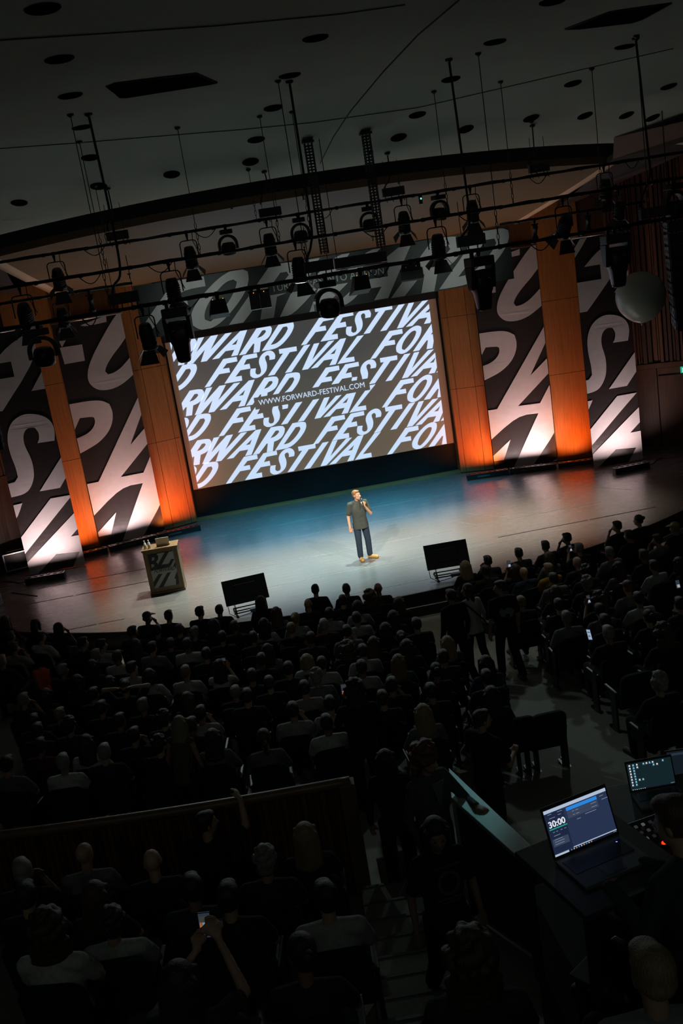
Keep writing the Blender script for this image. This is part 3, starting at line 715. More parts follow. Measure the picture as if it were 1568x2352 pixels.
def profile_head(s=1.0):
    t = thing('moving_profile_head', None, 'stage light'); clamp(t, .07)
    MB().box((-.12*s, 0, -.06), (.05*s, .05, .10)).build('second_clamp', M_METAL, t)
    MB().box((0, 0, -.17*s), (.40*s, .30*s, .15*s)).build('base', M_PLAST, t, bevel=.02*s)
    for sx in (-1, 1):
        b = MB(); x0, x1 = sx*.155*s, sx*.215*s
        p = [Vector((x, y*s, z*s)) for z, w in ((-.60, .07), (-.24, .13)) for x, y in ((x0, -w), (x1, -w), (x1, w), (x0, w))]
        if sx < 0: p = [p[1], p[0], p[3], p[2], p[5], p[4], p[7], p[6]]
        b.hexa(p).build('yoke_arm', M_PLAST, t, bevel=.012*s)
    b = MB()
    secs = [(-.30, .13, .10), (-.34, .15, .14), (-.62, .15, .145), (-.66, .13, .125), (-.88, .105, .105), (-.93, .09, .09)]
    vs = []; n = 20
    for z, rx, ry in secs:
        for k in range(n):
            a = 2*PI*k/n; ca, sa = math.cos(a), math.sin(a); e = .45
            vs.append((rx*s*math.copysign(abs(ca)**e, ca), ry*s*math.copysign(abs(sa)**e, sa), z*s))
    fs = [(i*n+k, i*n+(k+1) % n, (i+1)*n+(k+1) % n, (i+1)*n+k) for i in range(len(secs)-1) for k in range(n)]
    fs += [tuple(range(n)), tuple((len(secs)-1)*n+k for k in range(n-1, -1, -1))]
    b.add(vs, fs, 0, True).build('lamp_head', M_PLAST, t)
    MB().lathe([(.005, -.925), (.075, -.932), (.085, -.928), (.07, -.945), (.005, -.95)], (0, 0, 0), Matrix.Scale(s, 3), 18).build('front_lens', mat('lens_glass', (.35, .4, .4), .08), t)
    for sx in (-1, 1): MB().tube([(sx*.12*s, -.135*s, -.46*s), (sx*.05*s, -.15*s, -.43*s)], .006, 6).build('carry_handle', M_ALU, t)
    return t
def small_profile(s=1.0):
    t = thing('small_profile_spot', None, 'stage light'); clamp(t, .09)
    MB().box((0, 0, -.11), (.16, .07, .035)).build('bracket', M_METAL, t)
    m3 = Matrix.Rotation(R(20), 3, 'X')
    MB().lathe([(.01, .16), (.055, .15), (.065, .08), (.05, .05), (.045, -.08), (.075, -.12), (.085, -.22), (.07, -.22), (.01, -.17)], (0, .0, -.28), m3 @ Matrix.Scale(s, 3), 14).build('lantern_body', M_METAL, t)
    MB().lathe([(.002, -.20), (.068, -.205), (.068, -.212), (.002, -.215)], (0, 0, -.28), m3 @ Matrix.Scale(s, 3), 14).build('lens', mat('lens_glass', (.35, .4, .4), .08), t)
    return t
def flood(kind):
    t = thing('flood_light', None, 'stage light'); clamp(t, .07)
    if kind == 'double':
        for sx in (-1, 1): MB().box((sx*.083, .03, -.20), (.16, .10, .27), (R(-8), 0, 0)).build('lamp_box', mat('violet_gel', (.035, .012, .045), .3), t, bevel=.008)
        MB().box((0, .0, -.06), (.34, .05, .03)).build('bracket', M_METAL, t)
    elif kind == 'pale':
        MB().box((0, .05, -.20), (.36, .07, .19), (R(-25), 0, 0)).build('lamp_box', mat('pale_grey_enamel', (.42, .45, .42), .5), t, bevel=.01)
        MB().box((0, .02, -.08), (.30, .16, .10)).build('gear_box', M_METAL, t, bevel=.01)
    else:
        p = [Vector(v) for v in ((-.14, -.02, -.30), (.14, -.02, -.30), (.17, .24, -.38), (-.17, .24, -.38), (-.11, -.05, -.08), (.11, -.05, -.08), (.11, .06, -.08), (-.11, .06, -.08))]
        MB().hexa(p).build('lamp_box', M_METAL, t, bevel=.008)
    for sx in (-1, 1): MB().ell((sx*.08, -.055, -.075), (.006, .006, .006), 8, 5).build('indicator', mat('amber_led', (.5, .2, .0), .4, emit=(1, .45, .08), estr=2.0), t)
    return t
FIX = [  # builder, variants, name, pipe, columns, scale
    ('wash', 1, (516, 683, 842, 1004), 1.0), ('wash', 4, (85, 745), 1.12),
    ('fres', 1, (122, 427, 610, 920, 1078), 1.0), ('fres', 2, (43, 385, 676, 998, 1290), 1.03), ('fres', 3, (133,), 1.0), ('fres', 4, (325,), .92),
    ('prof', 4, (398, 1097, 1410), 1.0), ('small', 3, (203, 1226, 1348), 1.0),
    ('box', 4, (497, 826), 1.0), ('double', 4, (592,), 1.0), ('pale', 4, (942,), 1.0), ('fres', 1, (1385,), 1.0), ('wash', 2, (1545,), 1.2), ('fres', 2, (1418,), .8) ]
PROTO = {}
TILT = {122: 28, 43: 30, 1290: 34, 325: 14, 427: 16, 920: 22, 1078: 18, 610: 10, 385: 6, 676: 8, 998: 12}
LAB = {'wash': 'black moving wash light with a horseshoe yoke', 'fres': 'black lantern with open barn doors', 'prof': 'large black moving profile light', 'small': 'small slim black spotlight',
       'box': 'small black flood light with amber lamps', 'double': 'square flood light with a dark violet double front', 'pale': 'flood light with a pale grey front'}
byp = {}
for kd, pk, cols, s_ in FIX:
    for c in cols: byp.setdefault((kd, pk), []).append(c)
ORD = ['first', 'second', 'third', 'fourth', 'fifth', 'sixth', 'seventh', 'eighth']
for kd, pk, cols, s_ in FIX:
    for c in cols:
        tl = TILT.get(c, 15); lit = c in (676, 1290, 325); key = (kd, s_, (tl, lit) if kd == 'fres' else 0)
        if key not in PROTO:
            o = {'wash': lambda: wash_head(s_), 'fres': lambda: fresnel(tl, s_, True, lit), 'prof': lambda: profile_head(s_), 'small': lambda: small_profile(s_)}.get(kd, lambda: flood(kd))()
            PROTO[key] = o
        else: o = copy_tree(PROTO[key])
        o.location = PF[pk](c); o.rotation_euler = (0, 0, rnd.uniform(-.25, .25))
        al = sorted(byp[(kd, pk)]); i = al.index(c)
        o['label'] = LAB[kd]+' on the %s pipe' % PNAME[pk]+('' if len(al) == 1 else ', %s from left' % ORD[i])
        if len(al) > 1: o['group'] = {'wash': 'moving wash lights', 'fres': 'barn door lanterns', 'prof': 'moving profile lights', 'small': 'small spotlights', 'box': 'small flood lights'}[kd]+' on the %s pipe' % PNAME[pk]

# ---- suspension wires, feed cables and their connection boxes
M_BOX = mat('grey_connection_box', (.055, .06, .056), .6)
def nearest_pipe(p): return min(PIPES, key=lambda k: abs(PIPES[k][0]-p.y))
WT = ((158, 258, 4), (181, 322, 2), (209, 404, 1), (414, 343, 2), (626, 210, 4), (594, 280, 2), (659, 310, 2), (570, 366, 1), (1069, 143, 4), (989, 220, 2), (1110, 237, 2), (876, 277, 1), (1248, 243, 1), (1367, 150, 2), (1494, 63, 4))
for i, (px, py, k) in enumerate(WT):
    p = on_ceiling(px, py); y = PIPES[k][0]
    lo = None
    # straight down from the ceiling fixing to the pipe of that depth
    f = PF[k]; a, b_ = f(0), f(1500); x = p.x; tt = (x-a.x)/(b_.x-a.x); e = a.lerp(b_, tt); e.z += .02
    t0 = Vector((x, y, ceil_z(x, y)))
    t = thing('suspension_wire', 'thin dark suspension wire from the ceiling to the %s pipe, number %d counted from the left' % (PNAME[k], [w[0] for w in WT if w[2] == k].index(px)+1) if False else 'thin dark suspension wire holding the %s pipe, %s from the left' % (PNAME[k], ORD[[w[0] for w in WT if w[2] == k].index(px)]), 'wire', group='suspension wires of the %s pipe' % PNAME[k])
    MB().tube([t0, e+Vector((0, 0, .55))], .007, 6).build('wire', M_CHAIN, t)
    MB().lathe([(.05, .0), (.05, -.02), (.015, -.05)], t0, n=10).build('ceiling_rose', M_METAL, t)
    for j in range(6):
        zc_ = e.z+.05+j*.09; ax = (.018, .0) if j % 2 else (0, .018)
        MB().tube([(e.x+ax[0]*math.cos(q)*1.0, e.y+ax[1]*math.cos(q), zc_+.055*math.sin(q)) for q in [2*PI*v/10 for v in range(10)]], .006, 5, closed=True).build('chain_link', M_CHAIN, t)
FEEDS = (((201, 253), -14.6, ((253, 490), (276, 620), (262, 655), (258, 674)), (285, 684), .46, 4), ((241, 402), -9.4, ((258, 490), (247, 515), (248, 530)), (270, 541), .44, 1),
         ((601, 360), -9.4, ((612, 420), (602, 450), (598, 470)), (620, 487), .46, 1), ((667, 205), -14.6, ((712, 500), (714, 560), (706, 590), (702, 600)), (732, 611), .46, 4),
         ((884, 315), -9.4, ((895, 405), (884, 428), (880, 440)), (903, 440), .46, 1), ((1032, 150), -14.6, ((1070, 430), (1078, 510), (1064, 538), (1056, 550)), (1081, 552), .46, 4),
         ((1218, 250), -9.4, ((1226, 350), (1217, 365), (1214, 378)), (1237, 386), .44, 1), ((1458, 70), -14.6, ((1486, 330), (1492, 400), (1475, 450), (1468, 478)), (1499, 488), .46, 4))
for i, (top, y, mid, bx, w, k) in enumerate(FEEDS):
    grp = 'feed cables of the %s pipe' % PNAME[k]; same = [f_[0] for f_ in FEEDS if f_[5] == k]
    P0 = ony(*top, y); P0.z = ceil_z(P0.x, P0.y)+.03
    t = thing('feed_cable', 'thick black feed cable from the ceiling, %s from left over the %s pipe' % (ORD[same.index(top)], PNAME[k]), 'cable', group=grp)
    pts = [P0]+[ony(*q, y) for q in mid]
    sm = []
    for j in range(len(pts)-1):
        for q in range(5):
            p_1, p0, p1, p2 = pts[max(j-1, 0)], pts[j], pts[j+1], pts[min(j+2, len(pts)-1)]; u = q/5
            sm.append(.5*((2*p0)+(p1-p_1)*u+(2*p_1-5*p0+4*p1-p2)*u*u+(3*p0-p_1-3*p1+p2)*u**3))
    sm.append(pts[-1])
    MB().tube(sm, .019 if k == 4 else .014, 8).build('cable', M_CABLE, t)
    MB().lathe([(.06, .0), (.06, -.025), (.025, -.05)], P0+Vector((0, 0, -.03)), n=12).build('ceiling_rose', M_METAL, t)
    B = ony(*bx, y)
    t = thing('connection_box', 'grey oblong connection box hung over the %s pipe, %s from the left' % (PNAME[k], ORD[same.index(top)]), 'box', B, group='connection boxes over the %s pipe' % PNAME[k])
    MB().box((0, 0, 0), (w, .12, .17)).build('box_body', M_BOX, t, bevel=.008)
    MB().box((0, -.062, 0), (w-.05, .008, .12)).build('box_lid', M_BOX, t)
    for j in (-.18, -.05, .1, .19): MB().tube([(j*w/.46, 0, -.08), (j*w/.46, 0, -.14), (j*w/.46+.03, 0, -.2)], .010, 6).build('plug', M_METAL, t)
    for j in (-.15, .15):
        q = Vector((j, 0, .08)); q2 = Vector((j, 0, .62)); MB().tube([q, q2], .006, 6).build('hanger_wire', M_CHAIN, t)
# long cable tray between the masts
c0, c1 = ony(768, 606, -10.6), ony(886, 588, -10.6)
t = thing('cable_tray', 'long dark trough hanging under the two lattice masts', 'trough')
for q_ in (.06, .94): MB().tube([c0.lerp(c1, q_)+Vector((0, 0, .09)), Vector((c0.lerp(c1, q_).x, c0.y, ceil_z(c0.x, c0.y)-.02))], .008, 6).build('hanger_wire', M_CHAIN, t)
MB().box((c0+c1)/2, ((c1-c0).length, .16, .2)).build('trough', M_BOX, t, bevel=.01)
MB().tube([c0+Vector((0, -.05, -.12)), c1+Vector((0, -.05, -.12))], .012, 8).build('bottom_rail', M_ALU, t)
# two lattice masts
for nm, top, bot in (('left', (703, 303), (744, 583)), ('right', (836, 283), (877, 566))):
    y = -10.6; A = ony(*top, y); A.z = ceil_z(A.x, A.y)-.07; B = ony(*bot, y); B.x = A.x
    t = thing('lattice_mast', '%s one of two black lattice masts hanging from the ceiling above the screen' % nm, 'mast', group='lattice masts')
    h = .07
    for dx in (-h, h):
        for dy in (-h, h): MB().tube([A+Vector((dx, dy, 0)), B+Vector((dx, dy, 0))], .011, 6).build('chord', M_METAL, t)
    n = int((A.z-B.z)/.055); b = MB()
    for dy in (-h, h): b.box((A.x, y+dy, (A.z+B.z)/2), (.014, .014, A.z-B.z))
    for j in range(n):
        z = B.z+.04+j*.055
        for dy in (-h, h): b.box((A.x, y+dy, z), (2*h, .012, .018))
        for dx in (-h, h): b.box((A.x+dx, y, z+.03), (.012, 2*h, .02))
    tag(b.build('lattice_rungs', mat('lattice_grey', (.035, .038, .036), .5), t), kind='stuff')
    MB().box(A+Vector((0, 0, .02)), (.22, .22, .04)).build('top_plate', M_METAL, t)
# long slack cable from the ceiling down to the canopy
pts = [on_ceiling(1120, -60)]
for px, py, y in ((1055, 0, -18.4), (960, 80, -17.2), (880, 165, -16.0), (805, 255, -14.4), (765, 315, -12.6), (734, 378, -9.2)):
    pts.append(ony(px, py, y))
t = thing('slack_cable', 'long thin slack cable drooping across the ceiling towards the masts', 'cable')
MB().tube(pts, .011, 6).build('cable', M_CABLE, t)
MB().lathe([(.04, .02), (.04, -.02), (.012, -.05)], pts[0], n=10).build('ceiling_rose', M_METAL, t)
# green radio receiver
p = PF[1](964)+Vector((0, 0, -.1)); t = thing('radio_receiver', 'small black box with a green light clipped under the uppermost pipe', 'receiver', p)
MB().box((0, 0, 0), (.07, .06, .17)).build('case', M_PLAST, t, bevel=.006); MB().box((.005, -.032, .02), (.03, .006, .035)).build('indicator', mat('green_led', (.0, .3, .2), .4, emit=(.1, .9, .65), estr=1.2), t)
MB().tube([(0, 0, .085), (0, 0, .12)], .01, 6).build('hook', M_METAL, t)

# ---- line arrays
def line_array(label, x, y, ztop, n, yaw, flip):
    t = thing('line_array', label, 'loudspeaker', (x, y, ztop), yaw)
    z = 0; yy = 0; M_SIDE = mat('grey_speaker_side', (.16, .19, .2), .6)
    MB().box((0, .1, .10), (.9, .5, .08)).build('rigging_frame', M_METAL, t); 
    for dx in (-.3, .3): MB().tube([(dx, .1, .1), (dx, .1, 3.0)], .012, 6).build('hanging_chain', M_CHAIN, t)
    for i in range(n):
        a = R(1.2*i+.5*i*i*.22); h = .27
        q = Euler((a, 0, 0)).to_matrix()
        c = Vector((0, yy, z-h/2))
        b = MB(); p = [c+q @ Vector(v) for v in ((-.40, -.24, -h/2+.006), (.40, -.24, -h/2+.006), (.40, .28, -h/2+.04), (-.40, .28, -h/2+.04), (-.40, -.24, h/2-.006), (.40, -.24, h/2-.006), (.40, .28, h/2-.04), (-.40, .28, h/2-.04))]
        o = b.hexa(p).build('cabinet', M_PLAST, t, bevel=.008)
        for sx in (-1, 1):
            b = MB(); p = [c+q @ Vector(v) for v in ((-.012, -.2, -h/2+.02), (.012, -.2, -h/2+.02), (.012, .24, -h/2+.05), (-.012, .24, -h/2+.05), (-.012, -.2, h/2-.02), (.012, -.2, h/2-.02), (.012, .24, h/2-.05), (-.012, .24, h/2-.05))]
            p = [v+q @ Vector((sx*.41, 0, 0)) for v in p]
            sd = b.hexa(p).build('side_plate', M_SIDE, o)
            for hy in (-.1, .1): MB().box(c+q @ Vector((sx*.425, hy, 0)), (.008, .05, .07), q).build('rigging_slot', M_PLAST, o)
        z -= h*math.cos(a); yy -= 0; yy += -h*math.sin(a)*1.0
    return t
line_array('curved hanging line array of black loudspeakers with grey sides by the right slatted wall', 8.06, -8.6, 6.95, 9, R(-14), 1)
line_array('hanging line array of black loudspeakers at the far left edge of the stage', -8.15, -8.3, 6.9, 9, R(10), -1)
# ---- balloon
c = ony(1471, 680, -7.6); rr = 56.5/FPX*(c-CAM).dot(FWD)
t = thing('balloon', 'large pale white balloon floating beside the right line array', 'balloon', c)
m_b = mat('balloon_rubber', (.50, .50, .46), .28, spec=.6)
prof = [(.001, rr*.98)]+[(rr*math.sin(PI*i/18)*1, rr*.98*math.cos(PI*i/18)-(.0016*(i-9)**2*rr if i > 9 else 0)) for i in range(1, 17)]+[(rr*.16, -rr*1.06), (rr*.05, -rr*1.10)]
MB().lathe(prof, n=32).build('balloon_skin', m_b, t)
MB().lathe([(rr*.05, -rr*1.09), (rr*.09, -rr*1.12), (rr*.05, -rr*1.15), (rr*.10, -rr*1.18), (.004, -rr*1.18)], n=12).build('knot', m_b, t)
# ================================================================== STAGE PROPS
# floor battens
def batten(label, c, L, rz, group):
    t = thing('floor_batten', label, 'stage light', c, rz, group)
    MB().box((0, 0, .10), (L, .20, .15)).build('housing', M_PLAST, t, bevel=.012)
    for sx in (-1, 1): MB().box((sx*(L/2-.02), 0, .09), (.03, .24, .18)).build('end_cheek', M_METAL, t, bevel=.006)
    n = max(4, int(L/.16))
    for i in range(n): MB().lathe([(.05, .0), (.052, .012), (.04, .014), (.002, .012)], (-L/2+.1+(L-.2)*i/(n-1), .03, .175), n=10).build('lens_cup', M_METAL, t)
    MB().box((-.1*L, -.104, .09), (.3*L, .006, .05)).build('label_plate', M_GREYB, t)
    return t
for sx, side in ((-1, 'left'), (1, 'right')):
    segs = [(4.17, -1.22, 5.45, -1.42, 'at the foot of the inner pilaster'), (5.50, -1.43, 6.86, -1.82, 'at the foot of the inner banner'), (6.92, -1.84, 7.98, -2.14, 'at the foot of the outer pilaster')]
    for x0, y0, x1, y1, w in segs:
        d = Vector((x1-x0, y1-y0)); batten('black floor batten %s, %s side of the stage' % (w, side), (sx*(x0+x1)/2, (y0+y1)/2, 0), d.length, sx*math.atan2(d.y, d.x), 'black uplight battens on the stage')
    batten('single black floor batten in front of the outermost banner, %s side' % side, (sx*8.45, -3.68, 0), 1.08, sx*R(3), 'black uplight battens on the stage')
    t = thing('batten_cable', 'thin black cable running from the outermost batten, %s side' % side, 'cable')
    MB().tube([(sx*9.0, -3.6, .05), (sx*9.25, -3.4, .014), (sx*9.5, -3.1, .012), (sx*9.8, -2.9, .012)], .012, 6).build('cable', M_CABLE, t)

# lectern
lc = Vector((-5.02, -6.62, 0)); t = thing('lectern', 'wooden lectern with a black and white printed front sign', 'lectern', lc, R(-3))
M_LW = mat('lectern_oak', (.17, .11, .05), .5, noise=.2, nscale=4, stretch=(6, 6, .6))
for sx in (-1, 1): MB().box((sx*.40, .0, .56), (.04, .46, 1.12)).build('side_panel', M_LW, t, bevel=.004)
MB().box((0, -.20, .56), (.76, .03, 1.12)).build('front_panel', M_LW, t)
MB().box((0, 0, .03), (.86, .48, .06)).build('plinth', M_LW, t, bevel=.004); MB().box((0, .0, .55), (.76, .4, .025)).build('shelf', M_LW, t)
MB().box((0, .0, 1.145), (.88, .52, .045)).build('top', M_LW, t, bevel=.006)
sg = MB().box((0, -.222, .60), (.62, .012, .86)).build('sign', mat('sign_white', (.32, .33, .31), .5), t)
M_INK = mat('sign_black', (.012, .012, .012), .5)
fr = lambda u, v, d: Vector((-.31+u, -.229-d, .17+v))
for pl in ([[(.0,.86),(.21,.86),(.25,.80),(.23,.72),(.17,.66),(.20,.60),(.17,.52),(.10,.46),(.0,.45)],[(.09,.79),(.07,.70),(.12,.71),(.15,.75),(.14,.79)],[(.04,.62),(.03,.53),(.09,.55),(.11,.59),(.09,.62)]],
           [[(.42,.86),(.52,.86),(.28,.56),(.46,.56),(.54,.66),(.62,.66),(.46,.46),(.10,.46)]],
           [[(.0,.16),(.0,.02),(.26,.34),(.16,.34)]], [[(.10,.0),(.22,.0),(.47,.34),(.38,.34)]],
           [[(.36,.0),(.46,.0),(.56,.16),(.53,.0),(.60,.0),(.62,.04),(.62,.34),(.56,.34),(.52,.16),(.62,.34)]], [[(.54,.46),(.62,.58),(.62,.46)]]):
    MB().poly(pl[0], [h[::-1] for h in pl[1:]], fr, .003).build('sign_letter', M_INK, sg)
MB().box((.03, -.23, .595), (.56, .004, .10), (0, R(-2), 0)).build('sign_band', mat('sign_grey', (.35, .35, .34), .5), sg)
text_mesh('FORWARD', .125, 'sign_word', M_INK, sg, Matrix.Translation((.03, -.234, .595)) @ FACE @ Matrix(((1, .5, 0, 0), (0, 1, 0, 0), (0, 0, 1, 0), (0, 0, 0, 1))), .002, .52)
def bottle(x, y, label):
    b = thing('water_bottle', label, 'bottle', (x, y, 1.1675), group='water bottles on the lectern')
    MB().lathe([(.002, 0), (.034, 0), (.036, .02), (.036, .11), (.03, .14), (.014, .17), (.013, .19)], n=14).build('glass', mat('clear_water', (.75, .8, .78), .08, spec=.8), b)
    MB().lathe([(.016, .185), (.017, .21), (.002, .212)], n=12).build('cap', mat('cap_white', (.7, .7, .68), .4), b)
    MB().lathe([(.0368, .04), (.0372, .045), (.0372, .095), (.0368, .10)], n=14).build('paper_label', mat('cap_white', (.7, .7, .68), .4), b)
bottle(-5.37, -6.70, 'small water bottle on the lectern top, nearer its outer corner'); bottle(-5.27, -6.71, 'small water bottle on the lectern top, nearer the laptop')
l = thing('laptop', 'open silver laptop on the lectern, seen from behind its lid', 'laptop', (-4.93, -6.60, 1.168), R(-3))
MB().box((0, 0, .01), (.32, .22, .018)).build('base', mat('silver_case', (.48, .45, .38), .4, metal=.5), l, bevel=.004)
MB().box((0, -.125, .115), (.32, .012, .21), (R(14), 0, 0)).build('lid', mat('silver_case', (.48, .45, .38), .4, metal=.5), l, bevel=.004)

# confidence monitors at the stage edge
def monitor(c, rz, label):
    t = thing('stage_monitor', label, 'monitor', c, rz, 'confidence monitors at the stage edge')
    q = Euler((R(-24), 0, 0)).to_matrix()
    MB().box((0, .02, .50), (.98, .055, .57), q).build('screen_housing', M_PLAST, t, bevel=.01)
    MB().box(Vector((0, .02, .50))+q @ Vector((0, -.035, 0)), (.5, .03, .3), q).build('rear_cover', M_PLAST, t, bevel=.01)
    MB().box(Vector((0, .02, .50))+q @ Vector((0, .030, 0)), (.93, .004, .52), q).build('display', mat('monitor_glass', (.02, .02, .025), .15), t)
    for z, y in ((.17, -.12), (.11, -.16)): MB().tube([(-.36, y, z), (.36, y, z)], .014, 8).build('cross_tube', M_METAL, t)
    for sx in (-1, 1):
        MB().tube([(sx*.3, .02, .25), (sx*.3, -.16, .11), (sx*.3, -.2, .06)], .016, 8).build('support_strut', M_METAL, t)
        MB().tube([(sx*.3, -.30, .045), (sx*.3, .28, .045)], .016, 8).build('foot_tube', M_METAL, t)
        for y in (-.28, .26): MB().lathe([(.03, 0), (.03, .03), (.01, .035)], (sx*.3, y, 0), n=10).build('rubber_foot', M_PLAST, t)
    MB().tube([(-.36, -.2, .07), (.36, -.2, .07)], .014, 8).build('cross_tube', M_METAL, t)
    MB().box((.12, -.22, .09), (.24, .10, .07)).build('power_supply', mat('blue_grey_box', (.05, .09, .11), .35), t, bevel=.006)
    MB().tube([(-.45, -.02, .25), (-.46, -.2, .1), (-.3, -.3, .012), (.05, -.26, .05)], .008, 6).build('power_cable', M_CABLE, t)
    return t
monitor((-3.16, -9.33, 0), R(6), 'low black monitor on a tubular stand, nearer the lectern')
monitor((1.42, -9.62, 0), R(-4), 'low black monitor on a tubular stand, to the right of the speaker')
# step unit
t = thing('stage_step', 'black step with a pale edge strip in front of the stage', 'step', (.42, -10.36, FL0), 0)
MB().box((0, .05, .11), (1.5, .42, .22)).build('step_box', M_PLAST, t, bevel=.006)
MB().box((0, -.15, .222), (1.5, .02, .006)).build('edge_strip', mat('pale_edge_strip', (.55, .53, .42), .5), t); MB().box((.74, .05, .222), (.02, .4, .006)).build('edge_strip', MATS['pale_edge_strip'], t)
# flight case and clutter at the left
t = thing('flight_case', 'black flight case with metal edges behind the outermost left banner', 'case', (-9.45, -1.95, 0), R(14))
MB().box((0, 0, .34), (.72, .5, .5)).build('case_body', M_PLAST, t)
for sx in (-1, 1):
    for z in (.10, .58): MB().box((sx*.0, -.25, z), (.74, .03, .03)).build('metal_edge', M_ALU, t) if sx > 0 else None
    for sy in (-1, 1): MB().box((sx*.36, sy*.25, .34), (.03, .03, .5)).build('metal_edge', M_ALU, t)
    for sy in (-1, 1): MB().lathe([(.04, 0), (.045, .03), (.04, .08), (.02, .09)], (sx*.28, sy*.18, 0), n=10).build('castor', M_METAL, t)
MB().box((0, 0, .61), (.5, .3, .05)).build('lid_tray', M_METAL, t)
t = thing('loudspeaker_stack', 'grey ground stacked loudspeaker at the left edge of the stage', 'loudspeaker', (-9.75, -5.3, 0), R(-8))
for i in range(3):
    o = MB().box((0, 0, .22+i*.44), (.7, .6, .42)).build('cabinet', M_PLAST, t, bevel=.01)
    MB().box((.355, 0, .22+i*.44), (.012, .5, .36)).build('side_plate', mat('grey_speaker_side', (.16, .19, .2), .6), o)
    for hy in (-.13, .13): MB().box((.365, hy, .22+i*.44), (.008, .06, .12)).build('handle_slot', M_METAL, o)
t = thing('loose_cable', 'thin loose cable lying on the dark left stage floor', 'cable'); MB().tube([(-9.3, -4.2, .012), (-9.0, -4.5, .012), (-8.5, -5.0, .012)], .01, 6).build('cable', mat('grey_cable', (.2, .18, .15), .5), t)
# ================================================================== PEOPLE: builder
def remesh(mb, voxel, mats, name, it=3):
    me = bpy.data.meshes.new(name+'_raw'); me.from_pydata(mb.v, [], mb.f); me.update()
    o = bpy.data.objects.new(name+'_raw', me); COL.objects.link(o)
    m = o.modifiers.new('r', 'REMESH'); m.mode = 'VOXEL'; m.voxel_size = voxel; m.use_smooth_shade = True
    s = o.modifiers.new('s', 'SMOOTH'); s.factor = .5; s.iterations = it
    dg = bpy.context.evaluated_depsgraph_get(); dg.update()
    out = bpy.data.meshes.new_from_object(o.evaluated_get(dg)); out.name = name
    bpy.data.objects.remove(o); bpy.data.meshes.remove(me)
    out.materials.clear()
    for k in (mats if isinstance(mats, (list, tuple)) else [mats]): out.materials.append(k)
    return out
def cap(mb, p0, p1, r0, r1, n=14):
    p0, p1 = Vector(p0), Vector(p1); d = p1-p0; L = d.length
    if L < 1e-5: mb.ell(p0, (r0, r0, r0)); return
    q = d.to_track_quat('Z', 'Y').to_matrix(); prof = []
    for i in range(6): a = PI/2*i/5; prof.append((max(r0*math.sin(a), .0005), -r0*math.cos(a)))
    for i in range(6): a = PI/2*i/5; prof.append((max(r1*math.cos(a), .0005), L+r1*math.sin(a)))
    mb.lathe(prof, p0, q, n)
def chain(mb, pts, rs):
    for i in range(len(pts)-1): cap(mb, pts[i], pts[i+1], rs[i], rs[i+1])
SKIN = mat('skin', (.42, .24, .16), .55, objcol=True, noise=.08, nscale=14)
CLOTH = mat('clothing', (.05, .05, .05), .9, objcol=True, noise=.18, nscale=26, bump=.3, sheen=.0, spec=.2)
HAIR = mat('hair', (.02, .015, .01), .5, objcol=True, noise=.35, nscale=30, stretch=(4, 4, .6), bump=.4)
SHOE = mat('shoe_leather', (.03, .03, .03), .6, objcol=True)

def head_prims(mb, c, yaw=0.0, pitch=0.0, face=False, s=1.0):
    q = (Matrix.Rotation(yaw, 3, 'Z') @ Matrix.Rotation(pitch, 3, 'X'))
    E_ = lambda v, rad: mb.ell(Vector(c)+q @ (Vector(v)*s), (rad[0]*s, rad[1]*s, rad[2]*s), 16, 10, (pitch, 0, yaw))
    E_((0, -.012, .025), (.078, .098, .092)); E_((0, .030, -.045), (.062, .068, .075)); E_((0, .045, -.085), (.045, .045, .035))
    for sx in (-1, 1): E_((sx*.079, -.005, -.012), (.012, .022, .032))
    cap(mb, Vector(c)+q @ (Vector((0, .085, .012))*s), Vector(c)+q @ (Vector((0, .112, -.028))*s), .011*s, .016*s)
    if face:
        E_((0, .074, .030), (.055, .022, .012)); E_((0, .088, -.062), (.024, .012, .008)); E_((0, .083, -.075), (.022, .012, .008))
        for sx in (-1, 1): E_((sx*.040, .066, -.012), (.026, .022, .022))
    return q
def hand_prims(mb, w, fwd, up, s=1.0, curl=.6, side=1):
    # palm at w going along fwd, curling toward -up; side = thumb direction sign
    fwd = Vector(fwd).normalized(); up = Vector(up); up = (up-fwd*up.dot(fwd)).normalized(); sd = fwd.cross(up)*side
    w = Vector(w); pc = w+fwd*.045*s
    for k in (-1, -.33, .33, 1): cap(mb, w+sd*k*.022*s, w+fwd*.085*s+sd*k*.032*s, .014*s, .013*s, 8)
    for k, L in ((-1, .058), (-.33, .075), (.33, .080), (1, .070)):
        b_ = w+fwd*.085*s+sd*k*.032*s; d = fwd; p = b_
        for j in range(3):
            ang = curl*(.7+.5*j)
            d2 = fwd*math.cos(ang*(j+1)*.75)-up*math.sin(ang*(j+1)*.75); e = p+d2*L*s*(.42-.05*j); cap(mb, p, e, (.0098-.0008*j)*s, (.0092-.0009*j)*s, 8); p = e
    t0 = w+fwd*.02*s+sd*.03*s; t1 = t0+(fwd*.6+sd*.75-up*.25).normalized()*.045*s; t2 = t1+(fwd*.9+sd*.1-up*.5*curl-up*.1).normalized()*.035*s
    cap(mb, t0, t1, .015*s, .012*s, 8); cap(mb, t1, t2, .012*s, .009*s, 8)

